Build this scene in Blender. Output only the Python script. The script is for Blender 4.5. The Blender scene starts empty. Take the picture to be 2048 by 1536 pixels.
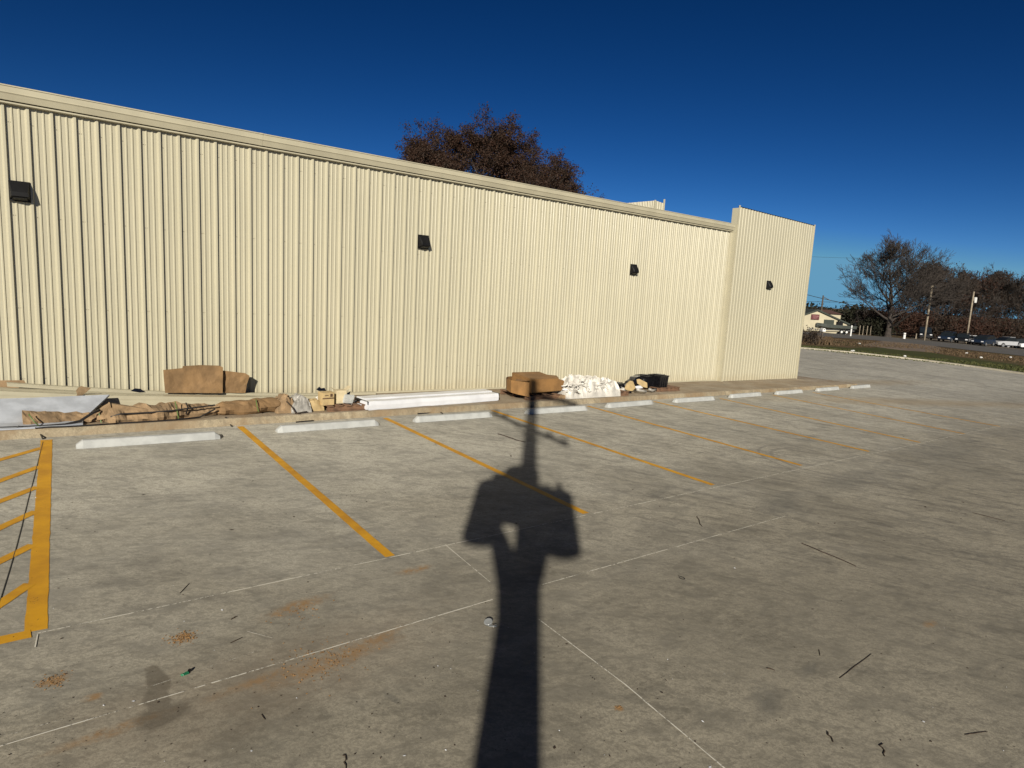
import bpy, math, random
from mathutils import Vector, Matrix, noise
R = math.radians
scene = bpy.context.scene

# ---------------------------------------------------------------- camera
H = 2.759                       # camera height above the slab
F = 1285.42                     # focal length in pixels of the 2048 px wide photo
CR = Vector((0.77672847, -0.62743645, 0.05492161))
CU = Vector((0.04955260, 0.14780631, 0.98777418))
CF = Vector((0.62788329, 0.76451082, -0.14589648))
cam_d = bpy.data.cameras.new('camera')
cam = bpy.data.objects.new('camera', cam_d)
scene.collection.objects.link(cam)
cam.matrix_world = Matrix(((CR.x, CU.x, -CF.x, 0), (CR.y, CU.y, -CF.y, 0), (CR.z, CU.z, -CF.z, H), (0, 0, 0, 1)))
cam_d.sensor_width = 36
cam_d.lens = 36 * F / 2048
cam_d.clip_start = 0.05
cam_d.clip_end = 5000
scene.camera = cam

# ---------------------------------------------------------------- light
SUN_AZ, SUN_EL = 41.25, 22.5            # shadows run towards azimuth SUN_AZ (from +Y to +X)
w = bpy.data.worlds.new('World')
scene.world = w
w.use_nodes = True
nt = w.node_tree
nt.nodes.clear()
sky = nt.nodes.new('ShaderNodeTexSky')
sky.sky_type = 'NISHITA'
sky.sun_disc = False
sky.sun_elevation = R(SUN_EL)
sky.sun_rotation = R(SUN_AZ + 180)
sky.altitude = 1500
sky.air_density = 0.7
sky.dust_density = 0.0
sky.ozone_density = 3.0
gm = nt.nodes.new('ShaderNodeGamma')
gm.inputs[1].default_value = 1.6
hs = nt.nodes.new('ShaderNodeHueSaturation')
hs.inputs['Saturation'].default_value = 1.1
hs.inputs['Value'].default_value = 0.107
bg = nt.nodes.new('ShaderNodeBackground')
bg.inputs['Strength'].default_value = 0.10
wo = nt.nodes.new('ShaderNodeOutputWorld')
cl = nt.nodes.new('ShaderNodeVectorMath')      # tames the glow round the sun so that the fill stays blue
cl.operation = 'MINIMUM'
cl.inputs[1].default_value = (4.3, 6.9, 8.8)
nt.links.new(sky.outputs[0], cl.inputs[0])
nt.links.new(cl.outputs[0], gm.inputs[0])
nt.links.new(gm.outputs[0], hs.inputs['Color'])
nt.links.new(hs.outputs[0], bg.inputs[0])
nt.links.new(bg.outputs[0], wo.inputs[0])
sd = bpy.data.lights.new('sun', 'SUN')
sd.energy = 5.0
sd.angle = R(0.53)
sd.color = (1.0, 0.93, 0.80)
sun = bpy.data.objects.new('sun', sd)
scene.collection.objects.link(sun)
tos = Vector((-math.sin(R(SUN_AZ)) * math.cos(R(SUN_EL)), -math.cos(R(SUN_AZ)) * math.cos(R(SUN_EL)), math.sin(R(SUN_EL))))
sun.rotation_euler = tos.to_track_quat('Z', 'Y').to_euler()
sun.location = (-10, -10, 20)
scene.view_settings.view_transform = 'Standard'
scene.view_settings.look = 'None'
scene.view_settings.exposure = 0.55
scene.view_settings.gamma = 1.0

# ---------------------------------------------------------------- survey helpers
GX, GY = -0.0254432, 0.0303789
def gz(x, y):
    return GX * min(max(x, -60), 260) + GY * min(max(y, -60), 140)
def kz(x, y):                                # sidewalk surface
    return GX * x + GY * 11.0 + 0.12 - 0.01 * (y - 11)
def ray(px, py):
    return CR * ((px - 1024) / F) + CU * (-(py - 768) / F) + CF
def G(px, py, dz=0.0):
    d = ray(px, py)
    t = -H / (d.z - GX * d.x - GY * d.y)
    p = d * t
    return Vector((p.x, p.y, p.z + H + dz))
def K(px, py, dz=0.0):
    d = ray(px, py)
    c = GY * 11 + .12 + .11
    t = (c - H) / (d.z - GX * d.x + .01 * d.y)
    p = d * t
    return Vector((p.x, p.y, p.z + H + dz))
def PY(px, py, Y):
    d = ray(px, py)
    p = d * (Y / d.y)
    return Vector((p.x, p.y, p.z + H))
def PZ(px, py, zc):
    p = ray(px, py) * zc
    return Vector((p.x, p.y, p.z + H))

# ---------------------------------------------------------------- object helpers
col = scene.collection
class MB:
    def __init__(s):
        s.v = []; s.f = []
    def add(s, vs, fs):
        o = len(s.v)
        s.v += [tuple(v) for v in vs]
        s.f += [tuple(i + o for i in f) for f in fs]
        return s
    def box(s, c, d, rz=0, M=None):
        x, y, z = d[0] / 2, d[1] / 2, d[2] / 2
        m = Matrix.Translation(Vector(c)) @ (M if M else Matrix.Rotation(rz, 4, 'Z'))
        vs = [m @ Vector(p) for p in ((-x,-y,-z),(x,-y,-z),(x,y,-z),(-x,y,-z),(-x,-y,z),(x,-y,z),(x,y,z),(-x,y,z))]
        return s.add(vs, [(0,3,2,1),(4,5,6,7),(0,1,5,4),(1,2,6,5),(2,3,7,6),(3,0,4,7)])
    def prism(s, pts, off):                     # planar polygon pushed by vector off
        n = len(pts); off = Vector(off)
        vs = [Vector(p) for p in pts] + [Vector(p) + off for p in pts]
        return s.add(vs, [tuple(range(n))[::-1], tuple(range(n, 2 * n))] + [(i, (i + 1) % n, n + (i + 1) % n, n + i) for i in range(n)])
    def tube(s, pts, rad, n=6, cap=True, flat=1.0):
        pts = [Vector(p) for p in pts]
        if not isinstance(rad, (list, tuple)): rad = [rad] * len(pts)
        rings = []; up = None
        for i, p in enumerate(pts):
            t = (pts[min(i + 1, len(pts) - 1)] - pts[max(i - 1, 0)])
            if t.length < 1e-9: t = Vector((0, 0, 1))
            t.normalize()
            if up is None or abs(up.dot(t)) > .95:
                up = Vector((0, 0, 1)) if abs(t.z) < .9 else Vector((1, 0, 0))
            a = up.cross(t); a.normalize(); b = t.cross(a); up = b
            rings.append([p + (a * math.cos(2 * math.pi * k / n) + b * math.sin(2 * math.pi * k / n) * flat) * rad[i] for k in range(n)])
        vs = [v for r in rings for v in r]
        fs = [(i * n + k, i * n + (k + 1) % n, (i + 1) * n + (k + 1) % n, (i + 1) * n + k) for i in range(len(pts) - 1) for k in range(n)]
        if cap:
            fs += [tuple(range(n))[::-1], tuple((len(pts) - 1) * n + k for k in range(n))]
        return s.add(vs, fs)
    def lathe(s, prof, c=(0,0,0), n=20, axis='Z'):
        vs = []
        for r, z in prof:
            for k in range(n):
                a = 2 * math.pi * k / n
                p = (r * math.cos(a), r * math.sin(a), z)
                if axis == 'Y': p = (p[0], p[2], p[1])
                if axis == 'X': p = (p[2], p[0], p[1])
                vs.append(Vector(p) + Vector(c))
        fs = [(i * n + k, i * n + (k + 1) % n, (i + 1) * n + (k + 1) % n, (i + 1) * n + k) for i in range(len(prof) - 1) for k in range(n)]
        fs += [tuple(range(n))[::-1], tuple((len(prof) - 1) * n + k for k in range(n))]
        return s.add(vs, fs)
    def build(s, name, m, parent=None, smooth=False, bevel=0, fix=True):
        me = bpy.data.meshes.new(name)
        me.from_pydata(s.v, [], s.f)
        me.materials.append(m)
        o = bpy.data.objects.new(name, me)
        col.objects.link(o)
        if fix:
            import bmesh
            bm = bmesh.new(); bm.from_mesh(me)
            bmesh.ops.recalc_face_normals(bm, faces=bm.faces)
            if bevel:
                try: bmesh.ops.bevel(bm, geom=[e for e in bm.edges if e.calc_face_angle(0) > .5], offset=bevel, segments=2, affect='EDGES', clamp_overlap=True)
                except Exception: pass
            bm.to_mesh(me); bm.free()
        if smooth:
            for p in me.polygons: p.use_smooth = True
        if parent is not None:
            o.parent = parent
        return o
def tag(o, label=None, cat=None, group=None, kind=None):
    if label: o['label'] = label
    if cat: o['category'] = cat
    if group: o['group'] = group
    if kind: o['kind'] = kind
    return o
def empty(name, loc, rz=0, label=None, cat=None, group=None):
    e = bpy.data.objects.new(name, None)
    e.empty_display_size = .2
    col.objects.link(e)
    e.location = loc; e.rotation_euler = (0, 0, rz)
    return tag(e, label, cat, group)
def kids(o): return [c for c in col.objects if c.parent == o]
def dup(o, loc=None, rz=None, label=None, parent=None):
    c = o.copy(); col.objects.link(c)
    if parent is not None: c.parent = parent
    for ch in kids(o): dup(ch, parent=c)
    if loc is not None: c.location = loc
    if rz is not None: c.rotation_euler = (0, 0, rz)
    if label: c['label'] = label
    return c

# ---------------------------------------------------------------- materials
def nodes(name):
    m = bpy.data.materials.new(name); m.use_nodes = True
    return m, m.node_tree, m.node_tree.nodes['Principled BSDF']
class N:
    """tiny wrapper that adds shader nodes"""
    def __init__(s, nt):
        s.nt = nt
        s.co = nt.nodes.new('ShaderNodeNewGeometry').outputs['Position']
        s.ob = nt.nodes.new('ShaderNodeTexCoord').outputs['Object']
    def lk(s, a, b):
        if hasattr(a, 'node') : s.nt.links.new(a, b)
        else: b.default_value = a
    def noise(s, scale, detail=6, rough=.55, dist=0, vec=None, stretch=None):
        v = vec if vec is not None else s.co
        if stretch:
            mp = s.nt.nodes.new('ShaderNodeMapping'); s.nt.links.new(v, mp.inputs[0]); mp.inputs['Scale'].default_value = stretch[0:3]
            if len(stretch) > 3:
                mp.vector_type = 'TEXTURE'; mp.inputs['Scale'].default_value = tuple(1 / q for q in stretch[0:3]); mp.inputs['Rotation'].default_value = (0, 0, stretch[3])
            v = mp.outputs[0]
        n = s.nt.nodes.new('ShaderNodeTexNoise'); s.nt.links.new(v, n.inputs['Vector'])
        n.inputs['Scale'].default_value = scale; n.inputs['Detail'].default_value = detail
        n.inputs['Roughness'].default_value = rough; n.inputs['Distortion'].default_value = dist
        return n.outputs['Fac']
    def vor(s, scale, feat='F1', vec=None):
        n = s.nt.nodes.new('ShaderNodeTexVoronoi'); n.feature = feat
        s.nt.links.new(vec if vec is not None else s.co, n.inputs['Vector']); n.inputs['Scale'].default_value = scale
        return n.outputs['Distance'], (n.outputs['Color'] if feat == 'F1' else None)
    def math(s, op, a, b=0.0, clamp=False):
        n = s.nt.nodes.new('ShaderNodeMath'); n.operation = op; n.use_clamp = clamp
        s.lk(a, n.inputs[0]); s.lk(b, n.inputs[1]); return n.outputs[0]
    def ss(s, x, lo, hi, a=0.0, b=1.0):
        n = s.nt.nodes.new('ShaderNodeMapRange'); n.interpolation_type = 'SMOOTHSTEP'
        s.lk(x, n.inputs['Value']); n.inputs['From Min'].default_value = lo; n.inputs['From Max'].default_value = hi
        n.inputs['To Min'].default_value = a; n.inputs['To Max'].default_value = b; return n.outputs['Result']
    def mix(s, f, a, b, mode='MIX'):
        n = s.nt.nodes.new('ShaderNodeMix'); n.data_type = 'RGBA'; n.blend_type = mode
        s.lk(f, n.inputs[0])
        for k, c in ((6, a), (7, b)):
            if isinstance(c, tuple): n.inputs[k].default_value = (c[0], c[1], c[2], 1)
            else: s.nt.links.new(c, n.inputs[k])
        return n.outputs[2]
    def sep(s, v):
        n = s.nt.nodes.new('ShaderNodeSeparateXYZ'); s.nt.links.new(v, n.inputs[0]); return n.outputs
    def bump(s, h, strength, dist, bsdf):
        n = s.nt.nodes.new('ShaderNodeBump'); s.nt.links.new(h, n.inputs['Height'])
        n.inputs['Strength'].default_value = strength; n.inputs['Distance'].default_value = dist
        s.nt.links.new(n.outputs[0], bsdf.inputs['Normal'])
KA = .76
def simple(name, c, rough=.6, var=.15, scale=8, metal=0, bump=0, spec=.5, c2=None, obj=False, coat=0):
    c = tuple(x * KA for x in c); c2 = tuple(x * KA for x in c2) if c2 else None
    m, nt, b = nodes(name); n = N(nt)
    f = n.noise(scale, 5, .6, vec=n.ob if obj else None)
    dark = c2 if c2 else tuple(x * (1 - var * 2) for x in c)
    nt.links.new(n.mix(n.ss(f, .35, .65), dark, c), b.inputs['Base Color'])
    b.inputs['Roughness'].default_value = rough; b.inputs['Metallic'].default_value = metal
    b.inputs['Specular IOR Level'].default_value = spec
    if coat: b.inputs['Coat Weight'].default_value = coat
    if bump: n.bump(n.noise(scale * 3, 5, .6, vec=n.ob if obj else None), bump, .02, b)
    return m

def concrete(name, base=(.455, .430, .362), dirt=1.0, lot=False, mud=(.20, .14, .08)):
    m, nt, b = nodes(name); n = N(nt)
    big = n.noise(.32, 5, .55, .5)
    mid = n.noise(1.3, 8, .62, .8)
    trow = n.noise(2.1, 8, .60, .7, stretch=(1, 2.0, 1, -.25))
    trow2 = n.noise(3.6, 8, .62, .6, stretch=(1, 2.2, 1, -1.0))
    spk = n.noise(13, 6, .65, .5, stretch=(1, 1.7, 1, -.6))
    fine = n.noise(48, 4, .65)
    grit = n.noise(170, 2, .6)
    c = n.mix(n.ss(big, .38, .60), tuple(x * .84 for x in base), tuple(x * 1.10 for x in base))
    c = n.mix(n.ss(mid, .50, .68, 0, .38 * dirt), c, (base[0] * .50, base[1] * .50, base[2] * .50))
    c = n.mix(n.ss(trow, .50, .63, 0, .48 * dirt), c, (base[0] * .47, base[1] * .48, base[2] * .51))
    c = n.mix(n.ss(trow, .34, .45, .25, 0), c, tuple(x * 1.30 for x in base))
    c = n.mix(n.ss(trow2, .51, .63, 0, .45 * dirt), c, (base[0] * .52, base[1] * .53, base[2] * .55))
    c = n.mix(n.ss(trow2, .36, .45, .20, 0), c, tuple(x * 1.25 for x in base))
    c = n.mix(n.ss(spk, .51, .61, 0, .55), c, tuple(x * .50 for x in base))
    c = n.mix(n.ss(spk, .36, .46, .22, 0), c, tuple(x * 1.25 for x in base))
    c = n.mix(n.ss(fine, .42, .60, 0, .55), c, tuple(x * .62 for x in base))
    c = n.mix(n.ss(grit, .56, .68, 0, .55), c, tuple(x * .40 for x in base))
    # long trowel streaks and broad blotches, multiplied on top
    PX = n.sep(n.co)
    rightm = n.ss(n.math('ADD', PX[0], n.math('MULTIPLY', n.noise(.3, 3, .5), 6)), 6.0, 12.0)
    leftm = n.math('SUBTRACT', 1.0, rightm)
    for sc, st, lo, hi, amt, col_, mk in ((1.5, (.9, 3.5, 1, -.22), .50, .64, .30, (.62, .62, .63), leftm), (4.5, (.8, 4.0, 1, -.15), .52, .62, .24, (.64, .64, .65), leftm),
                                     (1.3, (.9, 4.0, 1, -1.0), .48, .62, .50, (.58, .58, .60), rightm), (4.0, (.8, 4.5, 1, -1.1), .50, .61, .36, (.62, .62, .63), rightm), (.75, (1, 1.4, 1, -.9), .48, .66, .45, (.62, .62, .62), None)):
        f_ = n.ss(n.noise(sc, 9, .62, .6, stretch=st), lo, hi, 0, amt * dirt)
        c = n.mix(n.math('MULTIPLY', f_, mk) if mk is not None else f_, c, col_, 'MULTIPLY')
    # drips and spots of differing size
    for sc, lo, hi, amt in ((3.3, .07, .13, .55), (9.0, .045, .085, .65), (21.0, .04, .08, .6)):
        d, cc = n.vor(sc)
        sel = n.ss(n.sep(cc)[0], .72, .78)
        wob = n.math('ADD', d, n.math('MULTIPLY', n.math('SUBTRACT', n.noise(sc * 5, 3, .6), .5), .09))
        c = n.mix(n.math('MULTIPLY', n.ss(wob, lo, hi, amt, 0), sel), c, tuple(x * .36 for x in base))
    if lot:
        P = n.sep(n.co)
        # foreground darkening: lens vignetting painted into the slab colour, plus some dirt
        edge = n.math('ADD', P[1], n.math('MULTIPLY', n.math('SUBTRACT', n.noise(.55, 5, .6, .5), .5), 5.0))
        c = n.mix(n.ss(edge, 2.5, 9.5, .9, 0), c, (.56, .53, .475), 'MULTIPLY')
        warp = n.noise(2.3, 4, .6); warp2 = n.noise(7, 4, .6)
        wsum = n.math('ADD', n.math('MULTIPLY', n.math('SUBTRACT', warp, .5), 1.1), n.math('MULTIPLY', n.math('SUBTRACT', warp2, .5), .9))
        def blob(p, rx, ry, rot=0, soft=.5):
            mp = nt.nodes.new('ShaderNodeMapping'); mp.vector_type = 'TEXTURE'
            nt.links.new(n.co, mp.inputs[0])
            mp.inputs['Location'].default_value = (p.x, p.y, p.z); mp.inputs['Rotation'].default_value = (0, 0, rot); mp.inputs['Scale'].default_value = (rx, ry, 1)
            ln = nt.nodes.new('ShaderNodeVectorMath'); ln.operation = 'LENGTH'; nt.links.new(mp.outputs[0], ln.inputs[0])
            return n.ss(n.math('ADD', ln.outputs['Value'], wsum), 1 - soft, 1 + soft * .4, 1, 0)
        def mx(lst):
            a = lst[0]
            for x in lst[1:]: a = n.math('MAXIMUM', a, x)
            return a
        clay = mx([blob(G(660, 1322), .55, .10, .10, .8), blob(G(590, 1215), .30, .09, .2, .8), blob(G(830, 1140), .18, .07, 0, .8),
                   blob(G(365, 1275), .07, .07, 0, .7), blob(G(105, 1362), .09, .06, .3, .6), blob(G(186, 1394), .06, .04, 0, .7),
                   blob(G(1238, 1416), .035, .035, 0, .5), blob(G(230, 1460), .32, .05, .05, .9), blob(G(520, 1360), .30, .06, .1, .9),
                   blob(G(1860, 1248), .14, .05, 0, .8), blob(G(760, 1275), .25, .06, .2, .8), blob(G(1480, 780), .5, .1, 0, .8)])
        c = n.mix(n.math('MULTIPLY', clay, n.ss(n.noise(16, 5, .7), .36, .60, .15, .85)), c, (.25, .145, .058))
        clayw = blob(G(560, 1350), 1.6, .5, .1, .9)
        c = n.mix(n.math('MULTIPLY', clayw, .30), c, (.20, .15, .10))
        yard = mx([blob(G(1850, 805), 9.0, .8, -.30, .9), blob(G(1720, 765), 6, .8, -.1, .9)])
        c = n.mix(n.math('MULTIPLY', yard, .55), c, (.27, .205, .12))
        wet = mx([blob(G(328, 1428), .17, .11, .3, .3), blob(G(318, 1400), .075, .16, .1, .3), blob(G(315, 1360), .06, .17, .05, .3)])
        c = n.mix(n.math('MULTIPLY', wet, .58), c, (.075, .062, .045))
        wet2 = mx([blob(G(98, 1412), .05, .05, 0, .4), blob(G(785, 1395), .03, .09, .2, .5), blob(G(1620, 1340), .16, .05, .2, .7),
                   blob(G(1530, 1400), .22, .12, .4, .8), blob(G(1560, 1010), .9, .25, .2, .8), blob(G(1700, 960), 1.1, .35, .1, .9), blob(G(1320, 985), .5, .12, .3, .8),
                   blob(G(1900, 900), 2.5, .7, .1, .9)])
        c = n.mix(n.math('MULTIPLY', wet2, .38), c, (.085, .083, .074))
        # tyre arc
        for ctr, rr, wd in ((G(1655, 925), 1.05, .045), (G(1655, 925), 1.28, .03)):
            sub = nt.nodes.new('ShaderNodeVectorMath'); sub.operation = 'DISTANCE'
            nt.links.new(n.co, sub.inputs[0]); sub.inputs[1].default_value = ctr
            dd = n.math('ABSOLUTE', n.math('SUBTRACT', n.math('ADD', sub.outputs['Value'], n.math('MULTIPLY', warp, .1)), rr))
            side = n.ss(n.math('ADD', P[0], n.math('MULTIPLY', P[1], -.4)), ctr.x - ctr.y * .4 - .2, ctr.x - ctr.y * .4 + .5, 1, 0)
            c = n.mix(n.math('MULTIPLY', n.ss(dd, wd * .3, wd * 1.3, .5, 0), side), c, (.13, .12, .105))
    else:
        c = n.mix(n.ss(n.noise(1.1, 7, .65, .8), .38, .66, .05, .85 * dirt), c, mud)
    nt.links.new(c, b.inputs['Base Color'])
    nt.links.new(n.ss(mid, .3, .7, .72, .92), b.inputs['Roughness'])
    b.inputs['Specular IOR Level'].default_value = .35
    h = n.math('ADD', n.math('MULTIPLY', trow, .8), n.math('ADD', n.math('MULTIPLY', fine, .25), n.math('MULTIPLY', grit, .1)))
    n.bump(h, .35, .012, b)
    return m
def broken(name, c, amount, rough=.8, scale=6, c2=None):
    """paint or chalk worn through to the slab"""
    m, nt, b = nodes(name); n = N(nt)
    nt.links.new(n.mix(n.ss(n.noise(3, 6, .65), .3, .7), c2 if c2 else tuple(x * .8 for x in c), c), b.inputs['Base Color'])
    b.inputs['Roughness'].default_value = rough
    f = n.math('ADD', n.math('MULTIPLY', n.noise(scale, 6, .7), .55), n.math('MULTIPLY', n.noise(scale * 9, 4, .7), .45))
    al = n.ss(f, amount - .05, amount + .05)
    nt.links.new(al, b.inputs['Alpha'])
    return m

M = {}
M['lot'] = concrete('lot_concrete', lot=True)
M['walk'] = concrete('walk_concrete', base=(.40, .335, .245), dirt=.8)
M['curb'] = concrete('curb_concrete', base=(.36, .305, .21), dirt=1.0)
M['stop'] = simple('wheel_stop_paint', (.48, .49, .475), .85, .09, 5, bump=.15)
M['yellow'] = broken('yellow_line_paint', (.55, .275, .002), .36, .7, 5, (.39, .18, .004))
M['chalk'] = broken('chalk_line', (.60, .57, .49), .46, .9, 4)
M['chalkfaint'] = broken('faint_chalk_line', (.50, .475, .41), .53, .9, 5)
def wallpaint():
    m, nt, b = nodes('cream_panel_paint'); n = N(nt)
    f = n.noise(1.2, 5, .6, stretch=(1, 1, .25)); g = n.noise(30, 3, .6)
    c = n.mix(n.ss(f, .3, .7), (.352, .326, .236), (.388, .359, .261))
    c = n.mix(n.ss(g, .4, .8, 0, .2), c, (.30, .27, .19))
    P = n.sep(n.co)
    splash = n.math('ADD', n.math('ADD', P[2], n.math('MULTIPLY', P[0], .0254)), n.math('MULTIPLY', n.noise(3, 5, .7), -.5))
    c = n.mix(n.ss(splash, .22, .50, .35, 0), c, (.29, .24, .15))
    nt.links.new(c, b.inputs['Base Color'])
    b.inputs['Roughness'].default_value = .36; b.inputs['Specular IOR Level'].default_value = .6
    b.inputs['Coat Weight'].default_value = .35; b.inputs['Coat Roughness'].default_value = .28
    n.bump(n.noise(2.4, 3, .5), .30, .02, b)
    return m
M['wall'] = wallpaint()
M['trim'] = simple('cream_trim_paint', (.50, .46, .335), .38, .05, 2, bump=.03)
M['dark'] = simple('black_lamp_metal', (.006, .006, .007), .6, .2, 10, spec=.25)
M['lens'] = simple('frosted_lens', (.015, .015, .015), .5, .1, 10, spec=.2)
M['screw'] = simple('screw_metal', (.24, .21, .15), .5)
M['card'] = simple('cardboard', (.27, .160, .068), .85, .16, 3.5, bump=.2)
M['card2'] = simple('weathered_cardboard', (.34, .225, .12), .9, .22, 4, bump=.5)
M['card3'] = simple('orange_cardboard', (.30, .155, .048), .85, .16, 2.5, bump=.15)  # plain orange-brown tone of the big carton
M['cardlight'] = simple('light_cardboard', (.56, .41, .20), .85, .14, 5, bump=.15)
M['cardpale'] = simple('pale_carton', (.62, .52, .33), .85, .12, 5, bump=.1)
M['ink'] = simple('printed_ink', (.10, .05, .025), .8)
M['pvc'] = simple('white_wrap', (.80, .81, .84), .35, .06, 2, bump=.1)
M['sheetblue'] = simple('bluish_white_sheet', (.50, .535, .60), .5, .12, 3, bump=.1)
M['sack'] = simple('white_woven_plastic', (.68, .65, .59), .45, .10, 6, bump=.25)
M['foam'] = simple('foam_board', (.60, .61, .58), .9, .1, 20)
M['strap'] = simple('black_strap', (.022, .020, .020), .4, .2, 10)
M['green'] = simple('green_strap', (.12, .20, .05), .5)
M['teal'] = simple('green_plastic', (.02, .26, .12), .4)
M['blackpl'] = simple('black_plastic', (.008, .008, .010), .22, .2, 10, spec=.7)
M['pallet'] = simple('pallet_wood', (.22, .12, .065), .85, .25, 6, bump=.3)
M['bag'] = simple('grey_plastic_bag', (.42, .40, .36), .3, .2, 9, bump=.3)
M['paper'] = simple('brown_paper', (.28, .19, .10), .9, .2, 6)
M['bark'] = simple('bark', (.075, .055, .042), .95, .25, 6, bump=.4)
M['twigb'] = simple('grey_bark', (.060, .047, .039), .95, .25, 3)  # grey-brown tone of the bare trees' bark
M['pole'] = simple('weathered_pole_wood', (.36, .30, .22), .9, .2, 3, bump=.3)
M['poledark'] = simple('dark_pole_wood', (.10, .08, .06), .9, .2, 3, bump=.3)
M['steel'] = simple('galvanised_steel', (.22, .22, .22), .45, .1, 8, metal=.4)
M['can'] = simple('pale_grey_enamel', (.62, .62, .60), .4, .05, 4)
M['wire'] = simple('cable_black', (.03, .03, .03), .6)
M['mudclod'] = simple('clay_clod', (.40, .22, .08), .95, .25, 40, bump=.5)
M['twig'] = simple('dead_twig', (.055, .035, .020), .9, .3, 20)
M['deadleaf'] = simple('dead_leaf', (.06, .032, .018), .8, .3, 30)
def leafmat(name, cs, tr=.25):
    m, nt, b = nodes(name); n = N(nt)
    f = n.noise(.55, 3, .6); g = n.noise(9, 2, .6)
    c = n.mix(n.ss(f, .35, .65), cs[0], cs[1]); c = n.mix(n.ss(g, .4, .62, 0, .7), c, cs[2])
    nt.links.new(c, b.inputs['Base Color']); b.inputs['Roughness'].default_value = .7
    b.inputs['Specular IOR Level'].default_value = .2
    t = nt.nodes.new('ShaderNodeBsdfTranslucent'); nt.links.new(c, t.inputs[0])
    ms = nt.nodes.new('ShaderNodeMixShader'); ms.inputs[0].default_value = tr
    nt.links.new(b.outputs[0], ms.inputs[1]); nt.links.new(t.outputs[0], ms.inputs[2])
    nt.links.new(ms.outputs[0], nt.nodes['Material Output'].inputs[0])
    return m
M['oakleaf'] = leafmat('russet_oak_leaves', ((.037, .020, .014), (.024, .018, .014), (.055, .026, .014)))
M['redleaf'] = leafmat('red_brown_leaves', ((.045, .020, .015), (.028, .019, .015), (.062, .029, .016)))
M['dryleaf'] = leafmat('dry_brown_leaves', ((.030, .022, .016), (.042, .027, .018), (.024, .019, .015)))
M['greenleaf'] = leafmat('dark_green_leaves', ((.012, .018, .010), (.018, .022, .012), (.030, .022, .014)))

# ---------------------------------------------------------------- ground
def ground_mat():
    m, nt, b = nodes('winter_grass_ground'); n = N(nt)
    f = n.noise(.12, 6, .65, .5); g = n.noise(1.5, 6, .7); k = n.noise(.45, 5, .7, .8, stretch=(1, .35, 1, .9))
    c = n.mix(n.ss(f, .35, .65), (.100, .064, .035), (.074, .049, .027))
    c = n.mix(n.ss(k, .48, .62, 0, .85), c, (.048, .058, .018))
    c = n.mix(n.ss(g, .45, .7, 0, .6), c, (.125, .088, .052))
    nt.links.new(c, b.inputs['Base Color']); b.inputs['Roughness'].default_value = .95
    b.inputs['Specular IOR Level'].default_value = .1
    n.bump(g, .6, .15, b)
    return m
M['ground'] = ground_mat()
M['turf'] = simple('green_verge_turf', (.050, .066, .016), .95, .25, 1.2, bump=.6, spec=.1, c2=(.075, .070, .026))
M['asphalt'] = simple('grey_asphalt', (.105, .098, .090), .9, .12, .8, bump=.1)
M['gravel'] = simple('pale_gravel', (.20, .165, .125), .95, .15, .7, bump=.3)
M['dirt'] = simple('dirt_track', (.20, .14, .09), .95, .2, .6, bump=.3)

xs = [-1500, -300, -60, 0, 60, 120, 180, 260, 600, 2500]; ys = [-1500, -300, -60, 0, 45, 90, 140, 500, 2500]
mb = MB()
vs = [(x, y, gz(x, y) - .03) for y in ys for x in xs]
nx = len(xs)
mb.add(vs, [(j * nx + i, j * nx + i + 1, (j + 1) * nx + i + 1, (j + 1) * nx + i) for j in range(len(ys) - 1) for i in range(nx - 1)])
tag(mb.build('ground', M['ground'], fix=False), kind='structure')
def sheet(name, pts, m, dz, th=0.0, parent=None, kind='structure'):
    a = MB(); P = [Vector((p[0], p[1], gz(p[0], p[1]) + dz)) for p in pts]
    if th: a.prism([p - Vector((0, 0, th)) for p in P], (0, 0, th))
    else: a.add(P, [tuple(range(len(P)))])
    o = a.build(name, m, parent, fix=bool(th))
    if not th and o.data.polygons[0].normal.z < 0:
        o.data.flip_normals()
    return tag(o, kind=kind) if parent is None else o
e = [G(1600, 697), G(1700, 705.5), G(1850, 722), G(1950, 735), G(2048, 749)]
edge = [(45.0, 25.6)] + [(p.x, p.y) for p in e] + [(55.5, 4), (56, -60)]
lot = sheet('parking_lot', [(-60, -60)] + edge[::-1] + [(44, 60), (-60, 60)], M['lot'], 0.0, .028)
# pale kerb strip along the far edge of the lot
ks = []
for i, (x, y) in enumerate(edge):
    ks.append((x, y))
M['kerb'] = simple('pale_kerb_concrete', (.44, .40, .31), .9, .12, 1.2, bump=.2)
a = MB()
for (x0, y0), (x1, y1) in zip(edge[:-1], edge[1:]):
    d = Vector((x1 - x0, y1 - y0, 0)).normalized(); nrm = Vector((-d.y, d.x, 0))
    if nrm.x < 0: nrm = -nrm
    p = [Vector((x0, y0, gz(x0, y0) - .02)), Vector((x1, y1, gz(x1, y1) - .02)), Vector((x1, y1, gz(x1, y1) - .02)) + nrm * .35, Vector((x0, y0, gz(x0, y0) - .02)) + nrm * .35]
    a.prism(p, (0, 0, .12))
tag(a.build('kerb', M['kerb']), kind='structure')
def strip(name, top, bot, m, dz):
    pts = [G(*p) for p in top] + [G(*p) for p in bot[::-1]]
    return sheet(name, [(p.x, p.y) for p in pts], m, dz)
strip('grass_verge', [(1560, 688), (1700, 695), (1780, 695), (1850, 703), (1940, 717), (2048, 731), (2200, 754)], [(1560, 694), (1700, 705), (1780, 713), (1850, 721), (1950, 734), (2048, 748), (2200, 771)], M['turf'], -.012)
strip('dirt_track', [(1770, 681), (1850, 688), (1880, 694)], [(1720, 690), (1800, 700), (1880, 706)], M['dirt'], -.006)
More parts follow.
